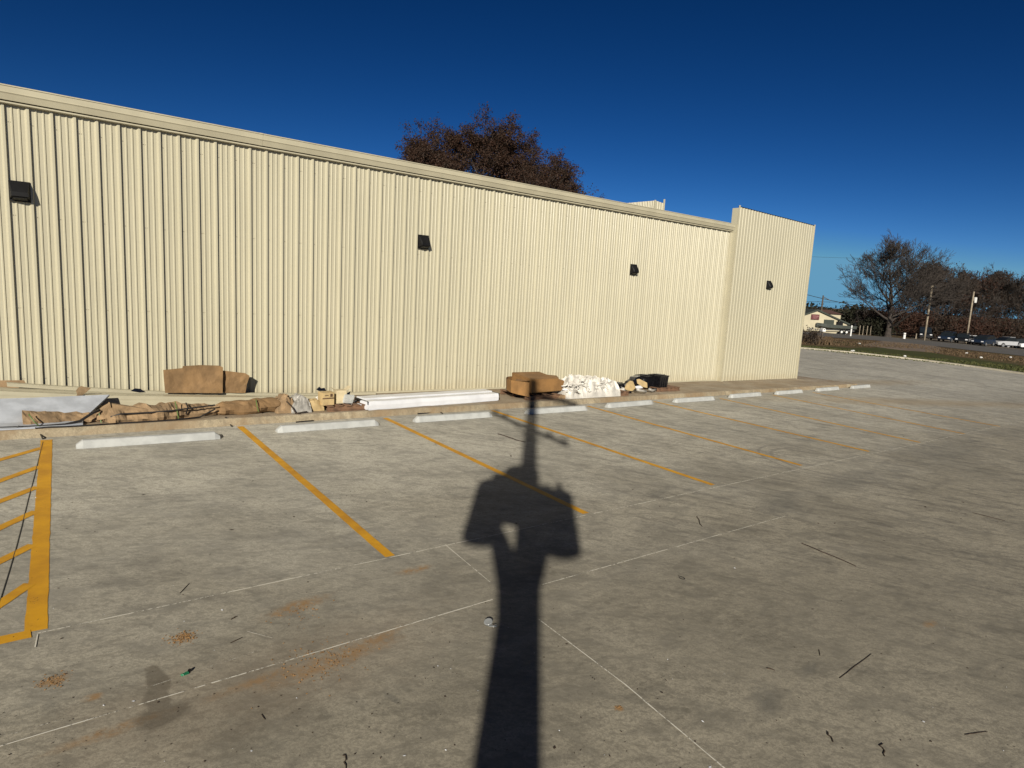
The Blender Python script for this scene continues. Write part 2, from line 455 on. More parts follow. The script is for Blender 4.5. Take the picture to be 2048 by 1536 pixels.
strip('road', [(1540, 659.5), (1620, 664), (1700, 668.5), (1810, 676.5), (1930, 689), (2048, 700), (2200, 716)], [(1540, 668), (1620, 672), (1700, 677), (1810, 685), (1930, 699), (2048, 712), (2200, 730)], M['asphalt'], .0)
strip('gravel_yard', [(1830, 671), (1900, 674), (2048, 683), (2200, 693)], [(1820, 676.5), (1930, 689), (2048, 699.5), (2200, 715.5)], M['gravel'], .004)

# markings: parts of the lot
def mark(name, p, q, wdt, m, dz=.004, ext=0):
    p = Vector(p); q = Vector(q); d = (q - p); d.z = 0; d.normalize(); n_ = Vector((-d.y, d.x, 0)) * wdt / 2
    p = p - d * ext; q = q + d * ext
    segs = max(1, int((q - p).length / (.06 if wdt > .05 else .12))); L = []; Rr = []
    for i in range(segs + 1):
        c = p.lerp(q, i / segs); 
        for s_, lst in ((1, L), (-1, Rr)):
            v = c + n_ * s_ * (1 + (noise.noise(Vector((c.x * 9, c.y * 9, s_ * 5))) * .10 if wdt > .05 else noise.noise(Vector((c.x * 14, c.y * 14, s_))) * .9)); v.z = gz(v.x, v.y) + dz; lst.append(v)
    a = MB(); a.add(L + Rr, [(i, i + 1, segs + 1 + i + 1, segs + 1 + i) for i in range(segs)])
    o = a.build(name, m, lot, fix=False)
    if o.data.polygons[0].normal.z < 0: o.data.flip_normals()
    return o
for a_, b_ in [((480, 853), (780, 1113)), ((770, 836), (1172, 1027)), ((985, 821), (1426, 970)), ((1175, 812), (1603, 931)), ((1308, 803), (1738, 903)), ((1440, 797), (1840, 885)), ((1545, 790), (1930, 868)), ((1625, 785), (2000, 853))]:
    mark('parking_line', G(*a_), G(*b_), .105, M['yellow'], .0025)
mark('hatch_border', G(93, 880), G(72, 1262), .135, M['yellow'], .0025)
mark('hatch_border', G(-260, 1338), G(62, 1268), .115, M['yellow'], .0042)
for a_, b_ in [((0, 920), (84, 896)), ((0, 962), (80, 933)), ((0, 1003), (76, 974)), ((0, 1056), (72, 1023)), ((0, 1123), (66, 1090)), ((2, 1207), (60, 1168))]:
    A, B = G(*a_), G(*b_)
    mark('hatch_line', A - (B - A) * 3.2, B, .095, M['yellow'], .0042)
for A, B, wd, mt in [(G(75, 1268), G(2048, 842), .014, 'chalk'), (G(100, 1037), G(1130, 905), .010, 'chalkfaint'), (G(-60, 1512), G(985, 1200), .014, 'chalk'),
                     (G(1085, 1170), G(1570, 1033), .013, 'chalk'), (G(1660, 1004), G(1760, 972), .012, 'chalkfaint'), (G(1078, 1240), G(1250, 1370), .013, 'chalk'), (G(1250, 1370), G(1475, 1560), .015, 'chalk'),
                     (G(980, 1165), G(890, 1090), .012, 'chalk'), (G(890, 1090), G(715, 952), .010, 'chalkfaint'), (G(700, 940), G(640, 885), .010, 'chalkfaint'),
                     (G(-40, 1488), G(125, 1440), .008, 'chalkfaint'), (G(260, 1388), G(545, 1293), .008, 'chalkfaint'), (G(75, 1270), G(70, 1296), .010, 'chalk'), (G(495, 1264), G(545, 1277), .006, 'chalk'),
                     (G(1250, 880), G(1560, 850), .010, 'chalkfaint'), (G(200, 1310), G(330, 1285), .005, 'chalkfaint')]:
    mark('chalk_line', A, B, wd * .7, M[mt], .006)
# control joints sawn in the slab, drawn as dark lines
M['joint'] = simple('dark_joint', (.10, .09, .075), .95, .2, 5)
for x in (-7, 3.42 + 9, 3.42 + 18, 3.42 + 27, 3.42 + 36):
    mark('slab_joint', Vector((x, -12, 0)), Vector((x + .55, 10.9, 0)), .006, M['joint'], .0022)

# ---------------------------------------------------------------- sidewalk
a = MB(); n_ = 60; rows = []
x0, x1 = -20.0, 26.9
random.seed(3)
for i in range(n_ * 4 + 1):
    x = x0 + (x1 - x0) * i / (n_ * 4)
    jit = noise.noise(Vector((x * 1.7, 0, 0))) * .018 + (noise.noise(Vector((x * 6, 3, 0))) * .014 if x > 5.5 else .003)
    yb = 11.0 + jit * .6
    zt = kz(x, 11)
    rows.append([(x, yb - .015, gz(x, 11) - .02), (x, yb - .003, zt - .05), (x, yb, zt - .016), (x, yb + .018, zt + jit * .3), (x, 11.15, kz(x, 11.15)), (x, 12.4, kz(x, 12.4)), (x, 14.6, kz(x, 14.6)), (x, 14.6, gz(x, 14.6) - .02)])
vs = [v for r in rows for v in r]; k = 8
fs = [(i * k + j, (i + 1) * k + j, (i + 1) * k + j + 1, i * k + j + 1) for i in range(len(rows) - 1) for j in range(k - 1)]
fs += [tuple(range(k)), tuple((len(rows) - 1) * k + j for j in range(k))[::-1]]
a.add(vs, fs)
walk = tag(a.build('sidewalk', M['walk']), kind='structure')
walk.data.materials.append(M['curb'])
for p in walk.data.polygons:
    if p.center.y < 11.03: p.material_index = 1

# ---------------------------------------------------------------- building
WY = 13.02
EZ = 5.129
bld = empty('metal_building', (0, 14, 0), 0, 'long cream ribbed metal building with gutter and black wall lamps', 'building')
def MBb():
    return MB()
def bpart(mb_, name, m, parent=bld, **k):
    mb_.v = [(v[0], v[1] - 14, v[2]) for v in mb_.v]
    return mb_.build(name, m, parent, **k)
def rib_profile(xa, xb, x0, pitch, major, minor):
    pts = []
    i = math.floor((xa - x0) / pitch) - 1
    while x0 + i * pitch < xb + pitch:
        c = x0 + i * pitch
        for dx, o in major: pts.append((c + dx, o))
        for mx_ in minor[0]:
            for dx, o in minor[1]: pts.append((c + mx_ + dx, o))
        i += 1
    return [p for p in pts if xa < p[0] < xb]
def panel(pf, zt, zb, horiz='X', fixed=0.0, sgn=-1, zmid=()):
    a = MB(); vs = []; fs = []
    lv = 2 + len(zmid)
    for x, o in pf:
        z0, z1 = zb(x), zt(x)
        for t in [0] + list(zmid) + [1]:
            z = z0 + (z1 - z0) * t
            vs.append((x, fixed + sgn * o, z) if horiz == 'X' else (fixed + sgn * o, x, z))
    for i in range(len(pf) - 1):
        for j in range(lv - 1):
            fs.append((i * lv + j, (i + 1) * lv + j, (i + 1) * lv + j + 1, i * lv + j + 1))
    a.add(vs, fs); return a
maj = [(-.043, 0), (-.016, .038), (.015, .038), (.029, 0)]
mnr = ((.106, .198), [(-.022, 0), (-.008, .014), (.007, .014), (.017, 0)])
pf = rib_profile(-20, 20.12, .3296, .3048, maj, mnr)
a = panel(pf, lambda x: EZ + .03, lambda x: kz(x, 13) + .03, fixed=WY)
main = bpart(a, 'wall', M['wall'], fix=False)
if main.data.polygons[0].normal.y > 0: main.data.flip_normals()
# fixing screws in rows beside the ribs
a = MB(); i = -20
while .3296 + .3048 * i < 20:
    x = .3296 + .3048 * i
    if x > -1:
        for z in (.75, 1.9, 3.35, 4.75):
            for dx in (.055, .085) if i % 3 == 0 else (.055,):
                a.box((x + dx, WY - .004, z + kz(x, 13) * .3), (.009, .007, .009))
    i += 1
bpart(a, 'screws', M['screw'])['kind'] = 'stuff'
# solid core behind the panels (walls, back, sides)
a = MB(); a.box((2.7, 22.2, 2.45), (45.4, 18.0, 5.3)); bpart(a, 'wall', M['wall'])
# base trim
a = MB()
for i in range(20):
    xa, xb = -20 + 2 * i, -20 + 2 * (i + 1)
    a.prism([(xa, WY - .036, kz(xa, 13) + .003), (xb, WY - .036, kz(xb, 13) + .003), (xb, WY - .036, kz(xb, 13) + .045), (xa, WY - .036, kz(xa, 13) + .045)], (0, .034, 0))
bpart(a, 'base_trim', M['trim'])
# gutter, eave trim, roof
def extr(prof, xa, xb):
    a = MB(); n = len(prof)
    vs = [(xa, y, z) for y, z in prof] + [(xb, y, z) for y, z in prof]
    a.add(vs, [tuple(range(n)), tuple(range(n, 2 * n))[::-1]] + [(i, (i + 1) % n, n + (i + 1) % n, n + i) for i in range(n)])
    return a
segs_x = [-20, -14, -8, -2, 4.15, 10.3, 16.4, 20.08]
a = MB()
for xa, xb in zip(segs_x[:-1], segs_x[1:]):
    g_ = extr([(12.985, 5.392), (12.862, 5.392), (12.852, 5.384), (12.850, 5.372), (12.862, 5.368), (12.866, 5.290), (12.858, 5.278), (12.872, 5.262), (12.905, 5.176), (12.985, 5.176)], xa, xb - .003)
    a.add(g_.v, g_.f)
    j_ = extr([(12.985, 5.3945), (12.860, 5.3945), (12.8485, 5.385), (12.8465, 5.370), (12.859, 5.366), (12.863, 5.288), (12.855, 5.276), (12.870, 5.260), (12.903, 5.1735), (12.985, 5.1735)], xb - .03, xb + .03)
    if xb < 20: a.add(j_.v, j_.f)
bpart(a, 'gutter', M['trim'])
bpart(extr([(13.0, 5.160), (12.935, 5.160), (12.928, 5.156), (12.928, 5.136), (12.960, 5.126), (13.0, 5.126)], -20, 20.08), 'eave_trim', M['trim'])
M['roof'] = simple('galvalume_roof', (.5, .5, .48), .4, .1, 2, metal=.5)
a = MB(); a.add([(-20, 12.99, 5.395), (25.4, 12.99, 5.395), (25.4, 22.2, 5.60), (-20, 22.2, 5.60), (-20, 31.3, 5.395), (25.4, 31.3, 5.395)], [(0, 1, 2, 3), (3, 2, 5, 4)])
bpart(a, 'roof', M['roof'], fix=False)
# end section with parapet
FY = 12.81; FX0, FX1 = 20.12, 25.50
ptop = lambda x: 5.957 - (x - FX0) / (FX1 - FX0) * .085
fmaj = [(-.048, 0), (-.030, .016), (.030, .016), (.048, 0)]
fp = [(FX0, .0)] + rib_profile(FX0 + .06, FX1 - .06, FX0 + .14, .180, fmaj, ((), ())) + [(FX1, .0)]
a = panel(fp, ptop, lambda x: kz(x, 13) + .01, fixed=FY)
o = bpart(a, 'parapet_wall', M['wall'], fix=False)
if o.data.polygons[0].normal.y > 0: o.data.flip_normals()
a = MB()
a.add([(FX0, FY + .002, -.4), (FX1, FY + .002, -.4), (FX1, 13.06, -.4), (FX0, 13.06, -.4), (FX0, FY + .002, 5.93), (FX1, FY + .002, 5.84), (FX1, 13.06, 5.84), (FX0, 13.06, 5.93)],
      [(4, 5, 6, 7), (0, 3, 7, 4), (1, 2, 6, 5), (2, 3, 7, 6)])
bpart(a, 'parapet_wall', M['wall'])
for xa, dz in ((FX0 - .004, .055), (FX1 - .034, .045)):
    a = MB()
    zt = ptop(xa) + dz
    a.box((xa + .019, FY - .012, (zt - .42) / 2), (.045, .034, zt + .42))
    bpart(a, 'corner_trim', M['trim'])
a = MB()
a.add([(FX0, FY - .004, ptop(FX0) + .02), (FX1, FY - .004, ptop(FX1) + .02), (FX1, FY + .03, ptop(FX1) + .035), (FX0, FY + .03, ptop(FX0) + .035), (FX0, FY - .004, ptop(FX0) - .005), (FX1, FY - .004, ptop(FX1) - .005), (FX1, FY + .03, ptop(FX1) - .005), (FX0, FY + .03, ptop(FX0) - .005)],
      [(0, 1, 2, 3), (0, 4, 5, 1), (0, 3, 7, 4), (1, 5, 6, 2), (2, 6, 7, 3)])
bpart(a, 'cap_trim', M['dark'])
# valley trim where the long wall meets the end section
a = MB(); a.box((FX0 - .05, WY - .02, 2.4), (.10, .045, 5.46)); bpart(a, 'corner_trim', M['trim'])
# parapet over the entrance front, seen beyond the roof
a = panel(rib_profile(20.9, 27, 21.0, .3048, maj, mnr), lambda y: 7.40, lambda y: 5.2, horiz='Y', fixed=25.52, sgn=-1)
o = bpart(a, 'entrance_parapet', M['wall'], fix=False)
a = panel([(25.5, 0)] + rib_profile(25.52, 26.2, 25.6, .18, fmaj, ((), ())) + [(26.25, 0)], lambda x: 7.42 - (x - 25.5) * .1, lambda x: 5.0, fixed=20.9)
a.box((26.22, 20.88, 6.3), (.06, .06, 2.5)); a.box((25.52, 20.88, 6.22), (.05, .05, 2.42))
bpart(a, 'entrance_parapet', M['wall'], fix=False)
a = MB(); a.box((25.9, 23.95, 6.2), (.66, 5.9, 2.38)); bpart(a, 'entrance_parapet', M['wall'])

# wall lamps
def make_lamp():
    t = empty('wall_lamp', (0, 0, 0), 0, 'x', 'wall lamp', 'black wall lamps along the cream wall')
    a = MB()
    a.box((0, -.012, 0), (.27, .024, .31))
    b = [(-.13, -.024, -.125), (.13, -.024, -.125), (.13, -.024, .15), (-.13, -.024, .15)]
    f = [(-.11, -.155, -.085), (.11, -.155, -.085), (.095, -.15, -.02), (-.095, -.15, -.02)]
    a.add(b + f, [(4, 5, 6, 7), (0, 1, 5, 4), (1, 2, 6, 5), (2, 3, 7, 6), (3, 0, 4, 7)])
    a.build('housing', M['dark'], t)
    a = MB(); a.add([(-.10, -.035, -.128), (.10, -.035, -.128), (.085, -.135, -.098), (-.085, -.135, -.098), (-.10, -.035, -.14), (.10, -.035, -.14), (.085, -.13, -.112), (-.085, -.13, -.112)], [(0, 1, 2, 3), (4, 5, 6, 7), (0, 1, 5, 4), (1, 2, 6, 5), (2, 3, 7, 6), (3, 0, 4, 7)])
    a.build('lens', M['lens'], t)
    return t
l0 = make_lamp()
lp = [(39, 383, WY - .033), (846, 484, WY - .033), (1266, 539, WY - .033), (1536.5, 570, FY - .017)]
labs = ['black wall lamp at far left edge, largest and nearest of the lamps', 'black wall lamp above the white wrapped bundle, second from left', 'small black wall lamp on the long wall, third, nearest the end section', 'small black wall lamp on the taller end section of the building']
for i, (px, py, Y) in enumerate(lp):
    p = PY(px, py, Y); o = l0 if i == 0 else dup(l0)
    o.location = p; o['label'] = labs[i]

# ---------------------------------------------------------------- wheel stops
def make_stop():
    t = MB(); L = .915; n = 24; rows = []
    pr = [(-.078, 0), (-.070, .035), (-.048, .098), (-.036, .108), (.036, .108), (.048, .098), (.070, .035), (.078, 0)]
    for i in range(n + 1):
        x = -L + 2 * L * i / n
        e_ = min(1, (L - abs(x)) / .07 * .6 + .45) if abs(x) > L - .07 else 1
        rows.append([(x, y * (.6 + .4 * e_) , z * e_ + noise.noise(Vector((x * 5, y * 9, z * 9))) * .003) for y, z in pr])
    k = len(pr); vs = [v for r in rows for v in r]
    fs = [(i * k + j, (i + 1) * k + j, (i + 1) * k + (j + 1) % k, i * k + (j + 1) % k) for i in range(n) for j in range(k)]
    fs += [tuple(range(k)), tuple(n * k + j for j in range(k))[::-1]]
    t.add(vs, fs)
    return t.build('wheel_stop', M['stop'])
ends = [((160, 898), (437, 880)), ((558, 867), (758, 852)), ((834, 846), (985, 835)), ((1062, 829), (1172, 822)), ((1213, 818), (1312, 808)), ((1350, 806), (1434, 801)), ((1458, 798), (1530, 791)), ((1550, 791), (1613, 785)), ((1633, 784), (1684, 779)), ((1703, 779), (1746, 774))]
wl = ['white wheel stop nearest the yellow hatching, leftmost', 'white wheel stop in front of the small boxes on the pallet', 'white wheel stop in front of the white wrapped bundle', 'white wheel stop crossed by the pole shadow, in front of the big carton', 'white wheel stop in front of the white sacks', 'white wheel stop in front of the black tubs', 'white wheel stop right of the black tubs, seventh from left', 'white wheel stop below the building end section, eighth from left', 'white wheel stop just past the building corner, ninth from left', 'white wheel stop at the far right end of the row']
s0 = make_stop()
for i, (a_, b_) in enumerate(ends):
    A, B = G(*a_), G(*b_)
    c = (A + B) / 2
    o = s0 if i == 0 else s0.copy()
    if i: col.objects.link(o)
    yy = c.y + .085
    yaw = math.atan2(B.y - A.y, B.x - A.x) * .6
    o.location = (c.x, yy, gz(c.x, yy) + .001)
    o.rotation_euler = (0, -math.atan(GX) , yaw)
    tag(o, wl[i], 'wheel stop', 'white wheel stops along the curb')

# ---------------------------------------------------------------- things on the sidewalk
def rough(o, amp, sc, seed=0, along=None):
    me = o.data
    for v in me.vertices:
        q = Vector(v.co) * sc + Vector((seed, seed * 2.3, 0))
        d = Vector((noise.noise(q), noise.noise(q + Vector((31, 0, 0))), noise.noise(q + Vector((0, 57, 0)))))
        if along: d = Vector((d.x * along[0], d.y * along[1], d.z * along[2]))
        v.co = v.co + d * amp
    me.update()
def slab(name, px_pts, Y, th, m, lean=0.0, sub=10, bend=.01, seed=0, base=None):
    """upright sheet: outline given on the vertical plane at depth Y, leaning back"""
    import bmesh
    P = [PY(x, y, Y) for x, y in px_pts]
    zb = min(p.z for p in P)
    bm = bmesh.new()
    f1 = bm.faces.new([bm.verts.new(p) for p in P])
    r_ = bmesh.ops.triangulate(bm, faces=[f1])
    for _ in range(4):
        es = [e for e in bm.edges if e.calc_length() > .10]
        if not es: break
        bmesh.ops.subdivide_edges(bm, edges=es, cuts=1)
        bmesh.ops.triangulate(bm, faces=bm.faces[:])
    ext = bmesh.ops.extrude_face_region(bm, geom=bm.faces[:])
    for v in [g for g in ext['geom'] if isinstance(g, bmesh.types.BMVert)]: v.co.y += th
    for v in bm.verts:
        h = v.co.z - zb
        q = Vector((v.co.x * 2.2, v.co.z * 2.2, seed))
        v.co.y += h * lean + noise.noise(q) * bend + noise.noise(q * 4) * bend * .4
    bmesh.ops.recalc_face_normals(bm, faces=bm.faces)
    me = bpy.data.meshes.new(name); bm.to_mesh(me); bm.free(); me.materials.append(m)
    o = bpy.data.objects.new(name, me); col.objects.link(o)
    return o
o = slab('cardboard_sheet', [(331, 786), (328, 741), (366, 737), (367, 733), (400, 731), (440, 732), (447, 735), (445, 786)], 12.66, .022, M['card'], .10, seed=4, bend=.03)
tag(o, 'large flattened brown cardboard leaning on the ribbed wall', 'cardboard')
o = slab('cardboard_sheet', [(449, 786), (448, 742), (470, 745), (492, 747), (500, 752), (494, 770), (491, 786)], 12.72, .022, M['card'], .08, seed=9, bend=.04)
tag(o, 'smaller brown cardboard leaning on the wall, right of the large sheet', 'cardboard')
o = slab('cardboard_sheet', [(-30, 782), (-30, 762), (20, 763), (48, 761), (52, 767), (74, 771), (60, 783)], 12.80, .02, M['card2'], .1, seed=2, bend=.02)
tag(o, 'torn cardboard behind the trim pieces at the left edge', 'cardboard')

def channel(name, pts, hgt, depth, m, label, sec=None):
    """long folded flashing: a section swept along points on the walk"""
    a = MB(); k = 0; rows = []
    sec = sec or [(0, 0), (0, .38), (.012, .42), (.012, .60), (0, .64), (0, 1), (1, 1), (1, .97), (.04, .97), (.04, .0)]
    for p in pts:
        rows.append([Vector(p) + Vector((0, s_[0] * depth, s_[1] * hgt)) for s_ in sec])
    k = len(sec); vs = [v for r in rows for v in r]
    fs = [(i * k + j, (i + 1) * k + j, (i + 1) * k + (j + 1) % k, i * k + (j + 1) % k) for i in range(len(rows) - 1) for j in range(k)]
    fs += [tuple(range(k)), tuple((len(rows) - 1) * k + j for j in range(k))[::-1]]
    a.add(vs, fs); o = a.build(name, m)
    return tag(o, label, 'trim piece', 'cream trim pieces stacked along the wall')
o = channel('flashing', [PY(-260, 794, 12.15), PY(-60, 801, 12.15), PY(0, 804, 12.16), PY(200, 811, 12.18), PY(400, 812, 12.2), PY(560, 812, 12.25)], .165, .22, M['trim'], 'deep cream folded trim lying in front of the thinner pieces')
o = channel('flashing', [PY(-200, 775, 12.5), PY(0, 783.5, 12.5), PY(120, 789, 12.5), PY(260, 795, 12.52), PY(500, 799, 12.54), PY(640, 797, 12.6)], .05, .16, M['trim'], 'thin cream trim on top of the stack, between the other two')
o = channel('flashing', [PY(14, 773, 12.62), PY(110, 779, 12.66), PY(240, 786, 12.72), PY(330, 790, 12.76), PY(480, 792, 12.76), PY(620, 793, 12.78), PY(752, 789, 12.8)], .055, .12, M['trim'], 'pale cream trim rising at the left end, closest to the wall')
o = channel('flashing', [PY(-200, 800, 12.45), PY(100, 804, 12.45), PY(330, 806, 12.5), PY(520, 806, 12.55)], .10, .30, M['trim'], 'low cream trim at the bottom of the stack under the other pieces')
# white sheets at left
a = MB()

sec = [(11.06, .004), (11.06, .022), (11.35, .05), (12.02, .295), (12.02, .27), (11.35, .025)]
rows = []
for x, xt in ((-3.6, -3.6), (-1, -1), (.4, .4), (1.0, 1.45)):
    rows.append([(x + (xt - x) * max(0, (y - 11.3) / .7), y, kz(x, y) + z) for y, z in sec])
vs = [v for r_ in rows for v in r_]; k = 6
a.add(vs, [(i * k + j, (i + 1) * k + j, (i + 1) * k + (j + 1) % k, i * k + (j + 1) % k) for i in range(3) for j in range(k)] + [tuple(range(k)), tuple(3 * k + j for j in range(k))[::-1]])
o = a.build('white_sheet', M['sheetblue'])
tag(o, 'bluish white sheet sloping up behind the crushed cardboard at the left edge', 'panel')
# white wrapped bundle
t = empty('white_bundle', K(870, 806), 0, 'long white wrapped bundle lying on the sidewalk left of the big carton', 'bundle')
A = K(733, 821); B = K(999, 801)
d = (B - A); d.z = 0; L = d.length; d.normalize()
def bund(o0, o1, h0, h1, m, name, e0=0, e1=0):
    a = MB(); nseg = 16; sec = [(o0, h0), (o0 - .004, (h0 + h1) / 2), (o0 + .012, h1 - .012), (o0 + .03, h1), (o1 - .03, h1), (o1, h1 - .02), (o1, h0)]
    rows = []
    nn = Vector((-d.y, d.x, 0))
    for i in range(nseg + 1):
        c = A + d * (e0 + (L - e0 - e1) * i / nseg)
        wv = noise.noise(Vector((i * .6, o0 * 9, 0))) * .008
        rows.append([Vector((c.x, c.y, kz(c.x, c.y))) + nn * (s_[0] + wv) + Vector((0, 0, s_[1] + wv)) for s_ in sec])
    k = len(sec); vs = [v for r in rows for v in r]
    fs = [(i * k + j, (i + 1) * k + j, (i + 1) * k + (j + 1) % k, i * k + (j + 1) % k) for i in range(nseg) for j in range(k)]
    fs += [tuple(range(k)), tuple(nseg * k + j for j in range(k))[::-1]]
    a.add(vs, fs); a.v = [tuple(Vector(v) - t.location) for v in a.v]
    return a.build(name, m, t)
bund(0, .24, .012, .165, M['pvc'], 'front_length', 0, .03)
bund(.25, .58, .012, .185, M['pvc'], 'back_length', .12, .0)
bund(-.02, .60, .0, .012, M['pvc'], 'wrap_sheet', .05, .05)
for s_ in (.03, L - .02):
    a = MB()
    c = A + d * s_
    a.box(Vector((c.x, c.y + .28, kz(c.x, c.y) + .10)) - t.location, (.02, .56, .14))
    a.build('end_cap', M['strap'], t)
a = MB()
for k_ in range(3):
    p0 = A + d * (.02 - k_ * .02) + Vector((0, .1 + .15 * k_, .05 + .04 * k_))
    a.tube([p0 - t.location, p0 - t.location + Vector((-.10, .02, .05 - k_ * .05)), p0 - t.location + Vector((-.20, .0, .03 - k_ * .03))], [.02, .03, .015], 6, flat=.4)
a.build('loose_wrap', M['pvc'], t, smooth=True)

# crushed cardboard tubes bundled with straps
def crushed(px, name, m, label, seed, flat=.8, n=14, bumpa=.03, cat='cardboard tube'):
    """px: (x, y centre, half height px) along the walk edge; y plane per point"""
    a = MB(); rows = []; k = n
    P = []
    for x, y, hh, Y in px:
        P.append((PY(x, y, Y), (PY(x, y - hh, Y) - PY(x, y + hh, Y)).length / 2))
    pts = []
    for i in range(len(P) - 1):
        for s_ in range(6):
            f = s_ / 6; pts.append((P[i][0].lerp(P[i + 1][0], f), P[i][1] * (1 - f) + P[i + 1][1] * f))
    pts.append(P[-1])
    base = P[0][0]
    vs = []
    for i, (c, r) in enumerate(pts):
        for j in range(k):
            an = 2 * math.pi * j / k
            yy, zz = math.cos(an), math.sin(an)
            q = Vector((c.x * 3.1, yy * 1.3, zz * 1.3 + seed * 7))
            rr = r * (1 + .28 * noise.noise(q)) + bumpa * noise.noise(q * 3.3)
            # pleats of folded paper
            rr *= 1 + .07 * math.sin(c.x * 23 + math.sin(an * 3 + seed) * 1.5)
            vs.append(Vector((c.x, c.y + yy * rr * 1.25, c.z + zz * rr * 1.0)))
    for v in vs:
        v.z = max(v.z, kz(v.x, v.y) + .004)
    fs = [(i * k + j, (i + 1) * k + j, (i + 1) * k + (j + 1) % k, i * k + (j + 1) % k) for i in range(len(pts) - 1) for j in range(k)]
    fs += [tuple(range(k)), tuple((len(pts) - 1) * k + j for j in range(k))[::-1]]
    a.add(vs, fs); o = a.build(name, m)
    return tag(o, label, cat)
o1 = crushed([(45, 838, 16, 11.35), (90, 839, 16, 11.38), (130, 840, 14, 11.4), (200, 838, 12, 11.42), (222, 836, 10, 11.42)], 'cardboard_tube', M['card2'], 'crushed brown cardboard tube at the left end, on the white panels', 1)
o2 = crushed([(192, 836, 10, 11.38), (214, 831, 23, 11.36), (250, 835, 21, 11.33), (310, 831, 21, 11.33), (345, 826, 22, 11.4), (400, 823, 16, 11.42), (436, 820, 10, 11.42)], 'cardboard_tube', M['card2'], 'long torn brown cardboard tube in the middle with a fringed lower edge', 2, bumpa=.05)
o3 = crushed([(430, 820, 9, 11.4), (446, 818, 14, 11.4), (500, 813, 15, 11.4), (545, 810, 13, 11.42), (556, 808, 11, 11.42)], 'cardboard_tube', M['card'], 'smooth rolled brown cardboard tube with a green strap, right of the torn one', 3, bumpa=.015)
# torn fringe and folded flap of the middle tube
a = MB(); rnd = random.Random(5)
for i in range(26):
    x = 232 + i * 4.6
    y = 852 - i * .35
    p = PY(x, y, 11.18); q = PY(x + 3.2, y - .25, 11.18)
    dn = Vector((0, -.03, -.06 - rnd.random() * .03))
    a.prism([p, q, q + dn, p + dn + Vector((.004, 0, 0))], (0, .006, 0))
for pl in ([(205, 822), (220, 806), (224, 824), (212, 832)], [(224, 808), (300, 819), (300, 826), (226, 826)]):
    a.prism([PY(x, y, 11.2) for x, y in pl], (0, .10, .0))
a.build('torn_fringe', M['card2'], o2)
def straps(lst, m, parent, name, w_=.012):
    for pl in lst:
        a = MB(); P = [PY(x, y, Y) for x, y, Y in pl]
        for p in P: p.z = max(p.z, kz(p.x, max(p.y, 11)) + w_ if p.y > 11 else gz(p.x, p.y) + w_)
        a.tube(P, w_, 6); a.build(name, m, parent)
straps([[(350, 803, 11.2), (353, 815, 11.14), (357, 838, 11.14)], [(198, 826, 11.25), (203, 852, 11.2)]], M['green'], o2, 'green_strap', .008)
straps([[(512, 799, 11.28), (514, 812, 11.18), (517, 823, 11.2)]], M['green'], o3, 'green_strap', .008)
straps([[(372, 806, 11.25), (376, 815, 11.16), (372, 828, 11.2)], [(224, 848, 11.16), (222, 833, 11.15), (240, 828, 11.14), (300, 825, 11.14), (345, 821, 11.13), (430, 810, 11.2)],
        [(236, 858, 11.08), (300, 856, 11.08), (350, 848, 11.1), (400, 834, 11.15), (430, 818, 11.2)]], M['strap'], o2, 'black_strap', .012)
# cable bunch
def cable(pl, rad, label, m=None, name='cable', cat='cable'):
    a = MB(); P = [PY(x, y, Y) for x, y, Y in pl]
    for p in P:
        fl = kz(p.x, p.y) if p.y > 11 else gz(p.x, p.y)
        p.z = max(p.z, fl + rad)
    a.tube(P, rad, 7)
    return tag(a.build(name, m or M['strap'], smooth=True), label, cat)
cable([(-60, 866, 11.15), (0, 863, 11.15), (45, 858, 11.12), (90, 853, 11.12), (130, 849, 11.12), (160, 842, 11.15), (185, 826, 11.2), (200, 820, 11.25)], .020, 'thick black hose running along the crushed tubes from the left edge')
cable([(-60, 872, 11.08), (0, 867, 11.08), (50, 861, 11.08), (100, 856, 11.06), (130, 861, 11.04), (180, 861, 11.04), (235, 852, 11.06)], .012, 'thin black cable below the thick hose along the curb edge')
cable([(33, 860, 11.1), (37, 852, 11.1), (43, 853, 11.1), (46, 858, 11.1), (70, 855, 11.1), (150, 852, 11.1)], .008, 'black wire with a small loop at the left cardboard tube')
a = MB(); a.prism([PY(x, y, 11.04) for x, y in ((47, 866), (80, 856), (92, 858), (60, 872), (52, 872))], (0, .05, .01))
tag(a.build('black_plastic_scrap', M['blackpl']), 'black plastic scrap at the curb edge, left end', 'scrap')
cable([(57, 828, 11.15), (68, 843, 11.1), (78, 852, 11.08)], .008, 'green strap end across the leftmost cardboard tube', M['green'], 'strap', 'strap')
for pl, lb in (([G(70, 866), G(78, 872), G(86, 879)], 'dark stick leaning off the curb above the hatched stripe'), ([G(432, 835), G(446, 843), G(464, 854)], 'dark stick leaning off the curb above the first stall line')):
    a = MB(); P = [Vector((p.x, p.y, gz(p.x, p.y) + .14 - .065 * i)) for i, p in enumerate(pl)]
    P[0].y = 11.02; P[0].z = kz(P[0].x, 11) + .02
    a.tube(P, .010, 6); tag(a.build('stick', M['strap']), lb, 'stick')
# long thin dark cord across the hatching
a = MB(); P = [G(x, y) for x, y in ((86, 884), (78, 915), (68, 955), (56, 1000), (44, 1050), (31, 1100), (16, 1150), (2, 1195), (-20, 1260))]
a.tube([Vector((p.x, p.y, gz(p.x, p.y) + .004)) for p in P], .0030, 5)
tag(a.build('cord', M['strap']), 'thin dark cord lying across the yellow hatching', 'cord')
